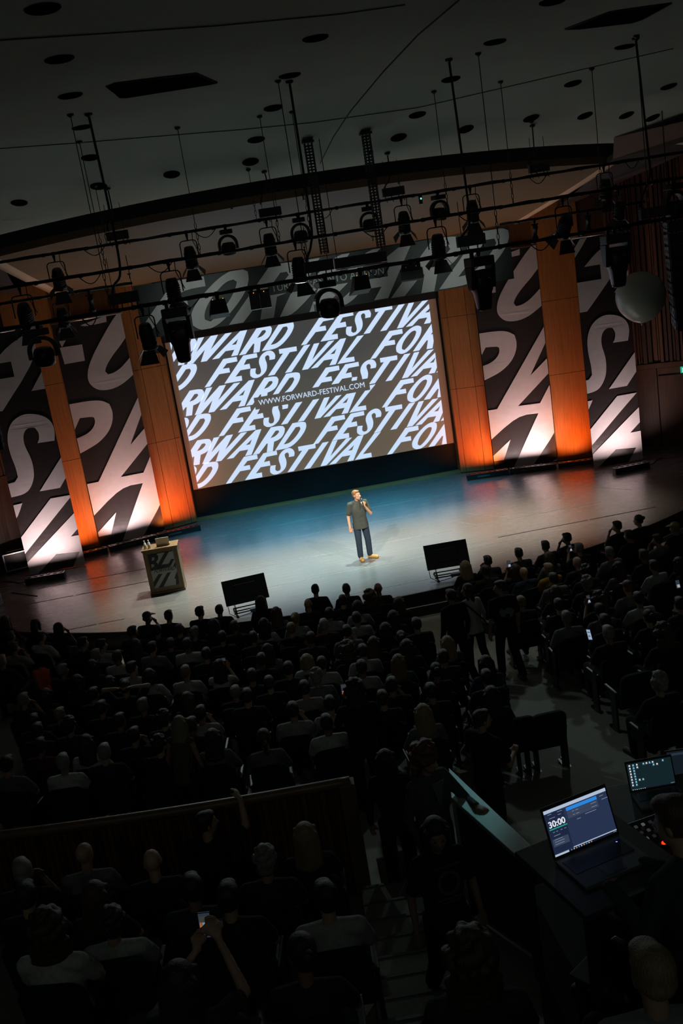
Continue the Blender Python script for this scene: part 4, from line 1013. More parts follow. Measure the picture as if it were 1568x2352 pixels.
class Pose: pass
def seated_pose(arms='lap', male=True, lean=-.10, yaw=0.0, pitch=0.0, tilt=0.0):
    P = Pose(); P.male = male; sh = .19 if male else .165
    P.hip = [Vector((-.09, .0, .50)), Vector((.09, .0, .50))]; P.knee = [Vector((-.13, .44, .52)), Vector((.13, .44, .52))]
    P.ank = [Vector((-.13, .40, .09)), Vector((.13, .42, .09))]; P.toe = [Vector((-.15, .58, .045)), Vector((.15, .60, .045))]
    P.pel = Vector((0, -.03, .55)); P.chest = Vector((tilt*.5, lean, .86)); P.neck = Vector((tilt, lean+.01, 1.05)); P.head = Vector((tilt*1.3, lean+.055, 1.215))
    P.sh = [Vector((-sh+tilt*.9, lean+.0, 1.0)), Vector((sh+tilt*.9, lean+.0, 1.0))]
    lapE = [Vector((-.25, .04, .75)), Vector((.25, .04, .75))]; lapW = [Vector((-.09, .27, .64)), Vector((.09, .27, .64))]
    P.elb = [v.copy() for v in lapE]; P.wri = [v.copy() for v in lapW]; P.hd = [Vector((.5, .8, -.1)), Vector((-.5, .8, -.1))]
    if arms in ('chinR', 'chinL'):
        k = 1 if arms == 'chinR' else 0; sx = 1 if k else -1
        P.elb[k] = Vector((sx*.22, .10, .80)); P.wri[k] = Vector((sx*.10, .10, 1.05)); P.hd[k] = Vector((-sx*.4, -.2, .9))
    if arms == 'cross':
        P.wri = [Vector((.08, .16, .82)), Vector((-.08, .17, .80))]; P.hd = [Vector((1, .1, .1)), Vector((-1, .1, .1))]
    if arms == 'phone':
        P.elb = [Vector((-.22, .14, .86)), Vector((.22, .14, .86))]; P.wri = [Vector((-.07, .32, 1.05)), Vector((.07, .32, 1.05))]; P.hd = [Vector((.2, .3, .9)), Vector((-.2, .3, .9))]
    if arms == 'film':
        P.elb = [Vector((-.22, .12, .92)), Vector((.30, .14, 1.0))]; P.wri = [Vector((.02, .36, 1.14)), Vector((.14, .38, 1.20))]; P.hd = [Vector((.4, .3, .8)), Vector((-.2, .3, .9))]
    if arms == 'up':
        P.elb = [Vector((-.37, -.04, 1.20)), Vector((.37, -.04, 1.20))]; P.wri = [Vector((-.12, -.12, 1.24)), Vector((.12, -.12, 1.24))]; P.hd = [Vector((1, -.1, .1)), Vector((-1, -.1, .1))]
    P.yaw, P.pitch, P.s = yaw, pitch, 1.0
    return P
def standing_pose(male=True, H=1.78, yaw=0, pitch=0, arms=None, legs=None, bend=0.0, twist=0.0):
    P = Pose(); k = H/1.78; P.male = male; P.s = k; sh = (.195 if male else .168)*k
    V = lambda x, y, z: Vector((x, y, z))*k
    P.hip = [V(-.095, 0, .92), V(.095, 0, .92)]; P.knee = [V(-.11, .02, .49), V(.11, .02, .49)]; P.ank = [V(-.11, -.02, .085), V(.11, -.02, .085)]; P.toe = [V(-.14, .15, .04), V(.14, .15, .04)]
    if legs == 'step': P.knee = [V(-.10, .10, .50), V(.11, -.04, .49)]; P.ank = [V(-.10, .12, .085), V(.11, -.28, .13)]; P.toe = [V(-.12, .29, .04), V(.12, -.12, .05)]
    by = bend
    P.pel = V(0, 0, .97); P.chest = V(0, .01+by*.3, 1.27); P.neck = V(0, .0+by*.55, 1.50); P.head = V(0, .035+by*.75, 1.655)
    rt = Matrix.Rotation(twist, 3, 'Z')
    P.sh = [rt @ Vector((-sh, by*.5*k, 1.43*k)), rt @ Vector((sh, by*.5*k, 1.43*k))]
    P.elb = [V(-.255, -.02+by*.5, 1.13), V(.255, -.02+by*.5, 1.13)]; P.wri = [V(-.27, .06+by*.5, .88), V(.27, .06+by*.5, .88)]; P.hd = [Vector((.05, .15, -1)), Vector((-.05, .15, -1))]
    if arms:
        for k2, (e, w, h) in arms.items(): P.elb[k2] = V(*e); P.wri[k2] = V(*w); P.hd[k2] = Vector(h)
    P.yaw, P.pitch = yaw, pitch
    return P
def make_meshes(P, tag_, vox=.016, face=False, sleeves='short', curl=.6, hem=0.0, pants=True, loose=1.0):
    s = P.s; m = P.male; out = {}
    tw = 1.0 if m else .88
    b = MB(); head_prims(b, P.head, P.yaw, P.pitch, face, s*1.0)
    chain(b, [P.chest+Vector((0, 0, .08*s)), P.neck, P.head-Vector((0, .02*s, .06*s))], [.060*s*tw, .054*s*tw, .052*s*tw])
    cap(b, P.pel, P.chest, .085*s*tw, .092*s*tw)
    cap(b, P.sh[0]-Vector((0, 0, .02*s)), P.sh[1]-Vector((0, 0, .02*s)), .045*s*tw, .045*s*tw)
    for k in (0, 1):
        cap(b, P.hip[k], P.pel, .09*s, .09*s); chain(b, [P.hip[k], P.knee[k], P.ank[k]], [.082*s, .055*s, .038*s])
        cap(b, P.ank[k]-Vector((0, 0, .01*s)), P.toe[k], .036*s, .028*s)
        chain(b, [P.sh[k], P.elb[k], P.wri[k]], [.052*s*tw, .041*s*tw, .027*s*tw])
        hand_prims(b, P.wri[k], P.hd[k], Vector((0, .5, 1)) if abs(P.hd[k].z) < .7 else Vector((0, 1, .3)), s*.98, curl, 1 if k == 0 else -1)
    out['body'] = remesh(b, vox, SKIN, 'body_'+tag_, 2)
    b = MB()      # shirt
    spine = P.chest-P.pel; dz = spine.normalized()
    xa = (P.sh[1]-P.sh[0]).normalized()
    TAB = [(-.46+hem, .188, .146), (-.25+hem*.6, .184, .138), (.10, .168, .126), (.40, .164, .120), (.70, .176, .124), (.95, .184, .124), (1.15, .180, .116), (1.36, .155, .104), (1.60, .098, .084)]
    if P.knee[0].z > .4*s+.1*(s-1) and P.hip[0].z < .6*s: TAB[0] = (-.16, .178, .132); TAB[1] = (-.05, .178, .132)      # seated: the hem stops at the lap
    vs = []; n_ = 22; RN = 30
    for i in range(RN):
        t = TAB[0][0]+(TAB[-1][0]-TAB[0][0])*i/(RN-1)
        for (t0, a0, b0), (t1, a1, b1) in zip(TAB, TAB[1:]):
            if t <= t1+1e-9: break
        u = max(0, min(1, (t-t0)/(t1-t0))); u = u*u*(3-2*u)*.5+u*.5
        rx, ry = (a0+(a1-a0)*u)*s*tw*loose, (b0+(b1-b0)*u)*s*loose*(1 if m else .95)
        c = P.pel+spine*min(t, 1)+((P.neck-P.chest)*((t-1)/.75) if t > 1 else Vector((0, 0, 0)))
        xx = Vector((1, 0, 0)).lerp(xa, max(0, min(1, t))).normalized(); yy = dz.cross(xx).normalized()
        for k in range(n_):
            a = 2*PI*k/n_; ca, sa = math.cos(a), math.sin(a)
            fold = 1+.012*math.sin(3*a+t*4)+(.018*math.sin(7*a+t*3) if t < .25 else 0)
            vs.append(c+xx*(rx*fold*math.copysign(abs(ca)**.85, ca))+yy*(ry*fold*math.copysign(abs(sa)**.85, sa)))
    b.add(vs, [(i*n_+k, i*n_+(k+1) % n_, (i+1)*n_+(k+1) % n_, (i+1)*n_+k) for i in range(RN-1) for k in range(n_)]+[tuple(range(n_-1, -1, -1)), tuple((RN-1)*n_+k for k in range(n_))])
    if not m: b.ell(P.chest+Vector((0, .070*s, -.01*s)), (.125*s, .055*s, .075*s), 16, 10)
    chain(b, [P.sh[0], P.neck-Vector((0, .004*s, .045*s)), P.sh[1]], [.062*s*tw, .074*s*tw, .062*s*tw])
    for k in (0, 1):
        if sleeves == 'short': e = P.sh[k].lerp(P.elb[k], .72); cap(b, P.sh[k], e, .066*s*tw, .064*s*tw)
        elif sleeves == 'long':
            chain(b, [P.sh[k], P.elb[k], P.elb[k].lerp(P.wri[k], .93)], [.066*s*tw, .056*s*tw, .042*s*tw])
        else: cap(b, P.sh[k]*.85+P.neck*.15, P.sh[k], .055*s*tw, .05*s*tw)
    out['shirt'] = remesh(b, vox, CLOTH, 'shirt_'+tag_, 3)
    b = MB()
    b.ell(P.pel-Vector((0, 0, .04*s)), (.158*s*(1 if m else 1.02), .112*s, .12*s), 18, 10)
    for k in (0, 1):
        a_ = P.knee[k].lerp(P.ank[k], .93)
        cap(b, P.hip[k], P.pel-Vector((0, 0, .05*s)), .10*s, .10*s); chain(b, [P.hip[k], P.knee[k], a_], [.100*s, .078*s, .070*s])
    out['trousers'] = remesh(b, vox, CLOTH, 'trousers_'+tag_, 3)
    b = MB()
    for k in (0, 1):
        d = (P.toe[k]-P.ank[k]); d.z = 0; d.normalize(); h = Vector((P.ank[k].x, P.ank[k].y, P.toe[k].z))
        cap(b, h-d*.03*s, P.toe[k]+d*.02*s, .048*s, .050*s); cap(b, P.ank[k]-Vector((0, 0, .01*s)), h, .048*s, .048*s)
    out['shoes'] = remesh(b, max(vox, .009), SHOE, 'shoes_'+tag_, 2)
    return out
def hair_mesh(kind, vox=.011, s=1.0):
    b = MB()
    E_ = lambda v, rad: b.ell(v, rad, 18, 11)
    if kind in ('short', 'bald'):
        E_((0, -.022, .040), (.086, .100, .092)); E_((0, -.06, -.015), (.074, .056, .065))
        for sx in (-1, 1): E_((sx*.066, -.02, .0), (.020, .05, .05))
        E_((0, .030, .090), (.064, .060, .034))
    if kind == 'cap':
        E_((0, -.012, .062), (.088, .104, .078)); E_((0, -.06, -.01), (.072, .054, .055)); b.box((0, .12, .052), (.15, .12, .016), (R(-8), 0, 0))
    if kind in ('bun', 'short_crop'):
        E_((0, -.020, .036), (.084, .103, .095)); E_((0, -.065, -.02), (.066, .048, .06))
        if kind == 'bun': E_((0, -.125, .050), (.042, .040, .042)); 
    if kind == 'long':
        E_((0, -.022, .040), (.090, .104, .096))
        for i in range(7):
            a = (i-3)/3; cap(b, (a*.070, -.055-.03*(1-a*a), .02), (a*.095, -.075-.03*(1-a*a), -.27+.03*abs(a)), .044, .032)
        for sx in (-1, 1): cap(b, (sx*.080, .03, .05), (sx*.098, .015, -.20), .026, .026)
    if kind == 'bob':
        E_((0, -.020, .038), (.094, .106, .096))
        for i in range(5):
            a = (i-2)/2; cap(b, (a*.07, -.055-.03*(1-a*a), .02), (a*.088, -.065-.03*(1-a*a), -.105), .046, .042)
        for sx in (-1, 1): cap(b, (sx*.084, .03, .04), (sx*.094, .025, -.10), .028, .028)
    if kind in ('curly', 'bushy'):
        r_ = random.Random(5); k = 1.0 if kind == 'curly' else 1.28
        for i in range(70):
            z = r_.uniform(-.35, 1); a = r_.uniform(0, 2*PI); q = math.sqrt(max(0, 1-z*z)); p = Vector((q*math.cos(a), q*math.sin(a), z))
            if p.y > .45 and z < .55: continue
            E_((p.x*.088*k, -.02+p.y*.100*k, .045+p.z*.098*k), (.026*k, .026*k, .024*k))
        E_((0, -.025, .04), (.088*k, .098*k, .092*k)); E_((0, -.065, -.03), (.078*k, .06*k, .07*k))
        if kind == 'bushy':
            for i in range(24): a = (i % 8-3.5)/3.5; E_((a*.11, -.06-.05*(1-a*a), -.06-.05*(i//8)), (.034, .034, .032))
    if kind == 'tail':
        E_((0, -.020, .036), (.085, .103, .094)); E_((0, -.07, -.02), (.064, .048, .06)); chain(b, [(0, -.115, .03), (0, -.16, -.02), (0, -.155, -.17)], [.026, .034, .014])
    return remesh(b, vox, HAIR, 'hair_'+kind, 2)
HAIRS = {}
def get_hair(k):
    if k not in HAIRS: HAIRS[k] = hair_mesh(k)
    return HAIRS[k]
def put(name, me, parent, col=None, loc=None, rot=None, sc=None):
    o = bpy.data.objects.new(name, me); COL.objects.link(o); o.parent = parent
    if col: o.color = (*col, 1)
    if loc is not None: o.location = loc
    if rot is not None: o.rotation_euler = rot
    if sc: o.scale = (sc, sc, sc)
    return o
HC = {'dark': (.020, .015, .012), 'brown': (.05, .028, .015), 'blond': (.22, .15, .075), 'grey': (.20, .19, .17), 'red': (.16, .05, .02), 'ginger': (.26, .11, .035)}
TC = {'d': (.026, .027, .029), 'w': (.40, .39, .37), 'g': (.15, .15, .15), 'o': (.45, .09, .03), 'y': (.42, .24, .03), 'n': (.03, .10, .05), 'r': (.07, .02, .018), 't': (.02, .02, .02), 'j': (.025, .022, .022), 'f': (.24, .22, .2), 'v': (.045, .05, .035), 'b': (.03, .045, .075)}
TN = {'d': 'dark top', 'w': 'white top', 'g': 'grey top', 'o': 'orange top', 'y': 'yellow top', 'n': 'green top', 'r': 'dark red top', 't': 'dark sleeveless top', 'j': 'dark jacket', 'f': 'pale patterned shirt', 'v': 'olive top', 'b': 'dark blue top'}

# ------------------------------------------------------------------ the speaker on stage
sp_arms = {1: ((.265, -.03, 1.13), (.285, .05, .86), (-.10, .12, -1)), 0: ((-.275, .07, 1.13), (-.105, .205, 1.385), (.32, .12, .9))}
P = standing_pose(True, 1.80, yaw=R(38), pitch=R(0), arms=sp_arms)
P.head = P.head-Vector((0, 0, .012)); P.ank[1] = Vector((.12, .0, .085)); P.toe[1] = Vector((.13, .17, .042)); P.knee[1] = Vector((.115, .03, .50))
P.ank[0] = Vector((-.13, -.01, .085)); P.toe[0] = Vector((-.24, .13, .042)); P.knee[0] = Vector((-.125, .02, .50))
ms = make_meshes(P, 'speaker', .0075, True, 'short', .9, hem=-.08, loose=1.05)
spk = thing('person', 'man on stage in dark t-shirt, jeans and tan shoes, speaking into a microphone', 'person', (-.10, -7.18, .0), R(188))
put('body', ms['body'], spk, (.50, .27, .17)); put('shirt', ms['shirt'], spk, (.045, .052, .045)); put('trousers', ms['trousers'], spk, (.018, .030, .050)); put('shoes', ms['shoes'], spk, (.42, .22, .06))
b = MB(); E_ = lambda v, rad: b.ell(v, rad, 18, 11)
E_((0, -.024, .044), (.083, .099, .086)); E_((0, -.062, -.012), (.071, .051, .058)); E_((0, .022, .092), (.062, .062, .030))
for sx in (-1, 1): E_((sx*.067, -.018, .012), (.018, .045, .045))
hs = remesh(b, .006, HAIR, 'hair_speaker', 2)
put('hair', hs, spk, (.17, .075, .022), P.head, (0, 0, R(38)), 1.01)
qh = Matrix.Rotation(R(38), 3, 'Z')
for sx in (-1, 1):
    e = put('eye', MB().ell((0, 0, 0), (.0095, .006, .0065), 10, 6).build('eye', mat('eye_dark', (.02, .018, .015), .3)).data, spk, loc=P.head+qh @ Vector((sx*.031, .089, .006)), rot=(0, 0, R(38)))
for o in [o for o in COL.objects if o.name.startswith('eye') and o.parent is None]: bpy.data.objects.remove(o)
put('mouth', MB().ell((0, 0, 0), (.021, .006, .005), 12, 6).build('lips', mat('lip_colour', (.30, .12, .09), .5)).data, spk, loc=P.head+qh @ Vector((0, .098, -.067)), rot=(0, 0, R(38)))
for o in [o for o in COL.objects if o.name.startswith('lips') and o.parent is None]: bpy.data.objects.remove(o)
# microphone in the raised hand
hw = P.wri[0]; hd = P.hd[0].normalized(); mtip = P.head+qh @ Vector((.0, .135, -.095))
base = hw+hd*.075+Vector((.012, .012, 0)); ax = (mtip-base).normalized()
Wm = Matrix.Rotation(R(188), 4, 'Z'); Wm.translation = Vector((-.10, -7.18, .0))
t = thing('microphone', 'black handheld microphone held to the mouth of the man on stage', 'microphone'); t.matrix_world = Wm
mb = MB(); qz = ax.to_track_quat('Z', 'Y').to_matrix(); l0 = base-ax*.09
mb.lathe([(.002, 0), (.015, .0), (.017, .06), (.021, .17), (.022, .175)], l0, qz, 12).build('handle', M_PLAST, t)
MB().lathe([(.022, .17), (.028, .185), (.030, .205), (.024, .228), (.002, .238)], l0, qz, 14).build('grille', mat('mic_grille', (.06, .065, .07), .4, metal=.7), t)

# ------------------------------------------------------------------ hall seating and audience
def make_seat():
    t = thing('auditorium_seat', None, 'seat')
    M_SEAT = mat('dark_teal_seat_fabric', (.010, .017, .019), .9, noise=.15, nscale=30, spec=.2)
    b = MB(); n = 12
    def outline(w, h, r_):
        o = [(-w, 0), (w, 0)]
        for i in range(6): a = PI/2*i/5; o.append((w-r_+r_*math.cos(a), h-r_+r_*math.sin(a)))
        for i in range(6): a = PI/2+PI/2*i/5; o.append((-w+r_+r_*math.cos(a), h-r_+r_*math.sin(a)))
        return o
    o = outline(.245, .52, .11); k = len(o)
    curve = lambda x, z: -.16-.20*z+.25*x*x*1.2
    vs = [(x, curve(x, z)-.035, .42+z) for x, z in o]+[(x*.97, curve(x, z)+.045, .42+z*.985) for x, z in o]
    b.add(vs, [tuple(range(k)), tuple(range(2*k-1, k-1, -1))]+[(i, k+i, k+(i+1) % k, (i+1) % k) for i in range(k)]).build('backrest', M_SEAT, t, bevel=.02)
    MB().box((0, .10, .42), (.47, .46, .10), (R(4), 0, 0)).build('seat_pan', M_SEAT, t, bevel=.03)
    for sx in (-1, 1):
        MB().box((sx*.262, .06, .62), (.045, .36, .04)).build('armrest', M_METAL, t, bevel=.012)
        MB().box((sx*.262, .0, .30), (.035, .16, .60)).build('side_frame', M_METAL, t, bevel=.008)
        MB().box((sx*.262, .02, .015), (.05, .3, .03)).build('foot', M_METAL, t)
    return t
SEAT = make_seat(); SEAT['group'] = 'auditorium seats'
seat_used = [False]
def face_dir(x, y):   # seats look towards the stage centre
    return math.atan2(-(0.0-x)*.55, (-2.0-y)) if False else math.atan2((x-0.0)*.62, (-1.0-y))
def put_seat(x, y, z, rz, label):
    if seat_used[0]: s_ = copy_tree(SEAT)
    else: s_ = SEAT; seat_used[0] = True
    s_.location = (x, y, z); s_.rotation_euler = (0, 0, rz); s_['label'] = label; return s_
PROTOS = {}
def proto(arms, male, yawk, sleeves):
    key = (arms, male, yawk, sleeves)
    if key not in PROTOS:
        P = seated_pose(arms, male, lean=-.10 if arms not in ('phone', 'film') else -.04, yaw=R(yawk), pitch=R(-4))
        PROTOS[key] = (P, make_meshes(P, '_'.join(map(str, key)), .019, False, sleeves, .6))
    return PROTOS[key]
HK = {'s': ('short', 'dark', 'short dark hair'), 'S': ('short', 'grey', 'short grey hair'), 'n': ('short', 'brown', 'short brown hair'), 'y': ('short', 'blond', 'short blond hair'), 'l': ('long', 'dark', 'long dark hair'), 'L': ('long', 'blond', 'long blond hair'), 'm': ('long', 'brown', 'long brown hair'), 'B': ('bob', 'blond', 'blond bob'), 'k': ('bob', 'dark', 'dark bob'),
      'b': (None, None, 'bald head'), 'p': ('bun', 'dark', 'dark hair bun'), 'P': ('bun', 'blond', 'blond hair bun'), 'u': ('curly', 'dark', 'curly dark hair'), 'U': ('curly', 'grey', 'curly grey hair'), 'v': ('bushy', 'brown', 'bushy brown hair'), 'c': ('cap', 'dark', 'dark cap'), 'C': ('cap', None, 'yellow cap'), 'R': ('cap', None, 'dark red cap'), 't': ('tail', 'brown', 'brown ponytail')}
TILES = {'A': (0, 1380, 520/1568), 'B': (500, 1320, 520/1568), 'C': (940, 1150, 628/1568), 'D': (0, 1780, 820/1568), 'E': (760, 1650, 808/1568)}
# tile, x, y, hair, top, arms(l lap, c/C chin left/right, x crossed, p phone, u arms behind head), head turn
AUD = '''A 40 140 m r l 20|A 75 245 s d l 0|A 250 160 k d l -30|A 410 185 l d C -35|A 285 250 s w l -25|A 100 325 s f C -20|A 15 415 y d l 0|A 1020 112 c v C -30|A 1170 105 s d l 0|A 1385 75 s d l -25|A 1520 65 s d l 0|A 920 215 s d l -30|A 1090 205 s d l 0|A 1240 195 n d l 0|A 1350 215 S d l 0|A 1480 165 l j l 0|A 575 290 s d l -50|A 705 310 s w l -40|A 665 375 S d l -20|A 815 385 n w l -20|A 940 305 l d l 0|A 1055 325 s g l -15|A 1180 292 s d l 0|A 1295 300 s w l -20|A 1430 370 s d l 0|A 1520 450 l w p 0|A 640 450 l d l -20|A 435 480 S d l -40|A 915 465 s w l -30|A 1035 510 k w l -10|A 1285 490 y w l 0|A 540 560 m d l -20|A 760 560 l d l 0|A 870 600 s d u 0|A 320 650 l d l -20|A 165 680 S d C -20|A 650 650 s d l -20|A 415 780 y d l -20|A 705 745 s d l -20|A 990 720 S d l -10|A 1300 680 m d l -20|A 1135 815 u d l 0|A 1390 775 s w C -10|A 830 830 s d l -20|A 235 830 s d l 0|A 262 895 n d l 0|A 485 865 u d l -10|A 1325 865 n d l -30|A 930 925 s d C -15|A 1105 990 u d l -10|A 1475 950 l g l 0|A 280 1000 s r l 0|A 600 985 l w l 0|A 725 1045 S d l 0|A 437 1110 S w l 0|A 55 1135 s g c 0
B 300 185 l d l -10|B 675 100 s d l 0|B 890 100 n d l 0|B 1110 97 b j l 0|B 625 200 b d l 0|B 865 175 s d l 0|B 1050 155 v d l 0|B 1255 190 m r l -10|B 405 260 m g l 0|B 540 305 P w l -20|B 772 270 s w l 0|B 968 215 k w l 0|B 960 300 s w l 0|B 1215 290 l d l -10|B 1375 345 s d l 0|B 115 355 n d l 0|B 320 340 l w l 0|B 507 370 y t l 0|B 735 350 S r l 0|B 895 395 s g C 0|B 1160 372 l d l 0|B 30 430 s d l 0|B 245 430 s d l 0|B 645 440 s d l 0|B 1270 435 p d l 0|B 1080 470 m d l -10|B 345 520 l g l 0|B 895 515 v d l 0|B 1005 530 s w l 0|B 1310 500 l v l -10|B 615 590 B w l 0|B 303 590 n d l 0|B 720 610 s w l 0|B 1250 595 L n l -10|B 20 630 s w p 0|B 490 655 s d l 0|B 995 640 s w l 0|B 237 700 n d l 0|B 355 745 n d l 0|B 682 700 U g l 0|B 600 785 s f l 0|B 122 808 S d l 0|B 205 845 s d l 0|B 1205 768 s d C -10|B 1510 660 p d l 0|B 775 890 s w l 0|B 1140 850 n b l 0|B 520 940 s w C 0|B 752 1020 s w l 0|B 320 1130 t g l 0|B 1420 955 L g l 0|B 1475 805 s d l 0
C 320 378 L d l 0|C 447 345 s d c 10|C 625 302 s d l 0|C 777 258 s d l 0|C 900 212 s d c 30|C 1188 145 s d c 30|C 1310 112 p d l 25|C 1520 155 C d l 25|C 1255 198 n d l 10|C 1420 220 n f c 30|C 970 272 S d p 10|C 1145 296 S g l 0|C 1340 312 n d l 0|C 800 322 m g l 0|C 960 352 b d l 10|C 435 405 s d l 0|C 605 395 m d p 0|C 655 412 b b l 0|C 795 390 y y l 15|C 1005 408 u d l 20|C 1195 385 l g l 10|C 1400 372 s w l 0|C 1540 352 l d l 15|C 825 448 s g l 0|C 1012 472 U d l 10|C 1250 497 R g l 0|C 835 525 m d l 0|C 1312 560 s w l 0|C 1085 572 v d p 0|C 1090 625 s g l 0|C 855 598 s d l 0|C 640 578 y d l 0|C 900 668 S g l 0|C 1120 690 s d l 0|C 1368 665 p d l 0|C 1138 762 S d l 0|C 1450 765 v d l 0|C 1550 592 s d l 0|C 215 812 L b l 0|C 195 892 s v l 0|C 437 932 l b l -5|C 442 1012 s d l 0|C 470 1118 l d l 0|C 578 1088 B j l 0|C 1425 1040 U d l 20
D 100 425 S d C 30|D 372 345 b g l -10|D 668 375 b d l 10|D 1165 372 U d l 0|D 1340 265 L d l 0|D 120 530 s d l 0|D 420 525 m d l -5|D 490 645 u w l 10|D 845 490 s d l 20|D 1005 535 s d l 0|D 1430 535 s w l 10|D 213 690 v w l 10|D 1325 775 p d l 10|D 10 470 s d l 0|D 790 905 l d f 0
E 620 1070 v d l 0|E 1440 1310 y g l 20|E 1225 1190 s d l 0'''
ARM = {'f': 'film', 'l': 'lap', 'c': 'chinL', 'C': 'chinR', 'x': 'cross', 'p': 'phone', 'u': 'up'}
people = []
def solve_seat(px, py, h):
    d = ray(px, py); t = 4.0
    while t < 40:
        p = CAM+d*t
        if p.z < floor_z(p.x, p.y)+h: return p
        t += .01
for ln in AUD.split('\n'):
    for e in ln.split('|'):
        tl, zx, zy, hr, tp, ar, yw = e.split(); ox, oy, sc = TILES[tl]
        px, py = ox+float(zx)*sc, oy+float(zy)*sc
        p = solve_seat(px, py, 1.225)
        rr_ = math.hypot(p.x, p.y-STAGE_C.y)-STAGE_R
        if any((p-q_['p']).length < .30 for q_ in people): continue
        people.append(dict(px=px, py=py, p=p, r=rr_, hair=hr, top=tp, arm=ARM[ar], yaw=int(yw), tl=tl))
for i_, a_ in enumerate(people):       # neighbours drawn too close: the farther one slouches a little behind
    for b_ in people[i_+1:]:
        if (a_['p']-b_['p']).length < .46:
            q_ = a_ if a_['py'] < b_['py'] else b_
            q_['p'] = solve_seat(q_['px'], q_['py'], 1.12); q_['low'] = 1.12/1.225
# rows counted from the stage, places counted from the left in each row
for q in people: q['row'] = max(1, int(round((q['r']-.95)/.82))+1)
ROWN = ['', 'first', 'second', 'third', 'fourth', 'fifth', 'sixth', 'seventh', 'eighth', 'ninth', 'tenth', 'eleventh', 'twelfth', 'thirteenth', 'fourteenth', 'fifteenth', 'sixteenth', 'seventeenth', 'eighteenth', 'nineteenth', 'twentieth', 'twenty-first', 'twenty-second', 'twenty-third', 'twenty-fourth', 'twenty-fifth']
byrow = {}
for q in people: byrow.setdefault(q['row'], []).append(q)
for k, l in byrow.items():
    l.sort(key=lambda q: q['px'])
    for i, q in enumerate(l): q['i'] = i+1
SK = ((.40, .23, .155), (.46, .28, .19), (.34, .19, .12), (.22, .12, .075))
FEM = set('lLmBkpPt'); PHONES = []
for n_, q in enumerate(people):
    male = q['hair'] not in FEM
    slv = 'long' if q['top'] in 'jrgv' or (q['top'] == 'd' and n_ % 3 == 0) else ('none' if q['top'] == 't' else 'short')
    yk = {0: 0}.get(q['yaw'], q['yaw']); yk = int(round(yk/15.0)*15)
    # long sleeves or short: keep the number of prototypes small
    if q['arm'] != 'lap': slv = 'short'
    P, ms = proto(q['arm'], male, yk, slv)
    p = q['p']; rz = face_dir(p.x, p.y)+random.Random(n_).uniform(-.10, .10)
    fz = floor_z(p.x, p.y)
    off = Matrix.Rotation(rz, 3, 'Z') @ Vector((P.head.x, P.head.y, 0))
    x, y = p.x-off.x, p.y-off.y; hk = HK[q['hair']]
    t = thing('person', 'seated person, %s, %s, %s row from stage, %s from left' % (hk[2], TN[q['top']], ROWN[q['row']], ROWN[q['i']]), 'person', (x, y, fz), rz, 'seated audience')
    sc = .985+.05*random.Random(n_*7).random(); t.scale = (sc, sc, (1.0+(sc-1)*.4)*q.get('low', 1.0))
    put('body', ms['body'], t, SK[n_ % 4 if n_ % 5 else 0]); v = random.Random(n_+99).uniform(.75, 1.25)
    put('shirt', ms['shirt'], t, tuple(c*v for c in TC[q['top']])); put('trousers', ms['trousers'], t, rnd.choice(((.012, .014, .02), (.02, .02, .02), (.03, .03, .035)))); put('shoes', ms['shoes'], t, (.02, .02, .02))
    if hk[0]:
        hc = HC[hk[1]] if hk[1] else ((.36, .30, .04) if q['hair'] == 'C' else (.10, .02, .02))
        put('hair' if hk[0] != 'cap' else 'cap', get_hair(hk[0]), t, tuple(c*random.Random(n_).uniform(.8, 1.3) for c in hc), P.head, (R(-4), 0, R(yk)), 1.0)
    if q['arm'] in ('phone', 'film'):
        mid = (P.wri[0]+P.wri[1])/2+Vector((0, .045, .085)); PHONES.append((Matrix.Translation((x, y, fz)) @ Matrix.Rotation(rz, 4, 'Z'), mid, q, t))
    put_seat(x, y, fz, rz, 'dark seat of the person %s from left in the %s row from stage' % (ROWN[q['i']], ROWN[q['row']]))

# ================================================================== PEOPLE ON THEIR FEET
def stand(px, py, h, label, P, hair, hc, shirt, trous, rz, slv='short', face=False, skin=(.36, .20, .13), vox=.014, shoes=(.02, .02, .02), xyz=None, loose=1.0, hem=0.0):
    p = xyz or solve_seat(px, py, h)
    off = Matrix.Rotation(rz, 3, 'Z') @ Vector((P.head.x, P.head.y, 0))
    fz = floor_z(p.x-off.x, p.y-off.y); z0 = p.z-P.head.z if xyz else fz
    ms = make_meshes(P, 'standing_%d' % int(px), vox, face, slv, .55, hem, loose=loose)
    t = thing('person', label, 'person', (p.x-off.x, p.y-off.y, z0), rz)
    put('body', ms['body'], t, skin); put('shirt', ms['shirt'], t, shirt); put('trousers', ms['trousers'], t, trous); put('shoes', ms['shoes'], t, shoes)
    if hair: put('hair', get_hair(hair), t, hc, P.head, (P.pitch, 0, P.yaw), P.s)
    if face:
        q = Matrix.Rotation(P.yaw, 3, 'Z') @ Matrix.Rotation(P.pitch, 3, 'X')
        for sx in (-1, 1):
            me = MB().ell((0, 0, 0), (.0095, .006, .0065), 10, 6)
            o = me.build('eye', mat('eye_dark', (.02, .018, .015), .3), t); o.location = P.head+q @ Vector((sx*.031, .089, .006))
    return t, P
DK = (.012, .012, .014)
stand(1034, 1366, 1.66, 'person standing in the aisle, short dark hair, dark jacket, back turned', standing_pose(True, 1.76, yaw=R(15), legs='step'), 'short', HC['dark'], (.012, .013, .015), DK, R(20), 'long')
t, P = stand(1072, 1358, 1.55, 'woman standing in the aisle, long dark hair, white top, shoulder bag', standing_pose(False, 1.68, yaw=R(70), legs='step', bend=.08), 'long', HC['dark'], (.46, .45, .42), (.015, .015, .016), R(15), 'long', loose=1.1)
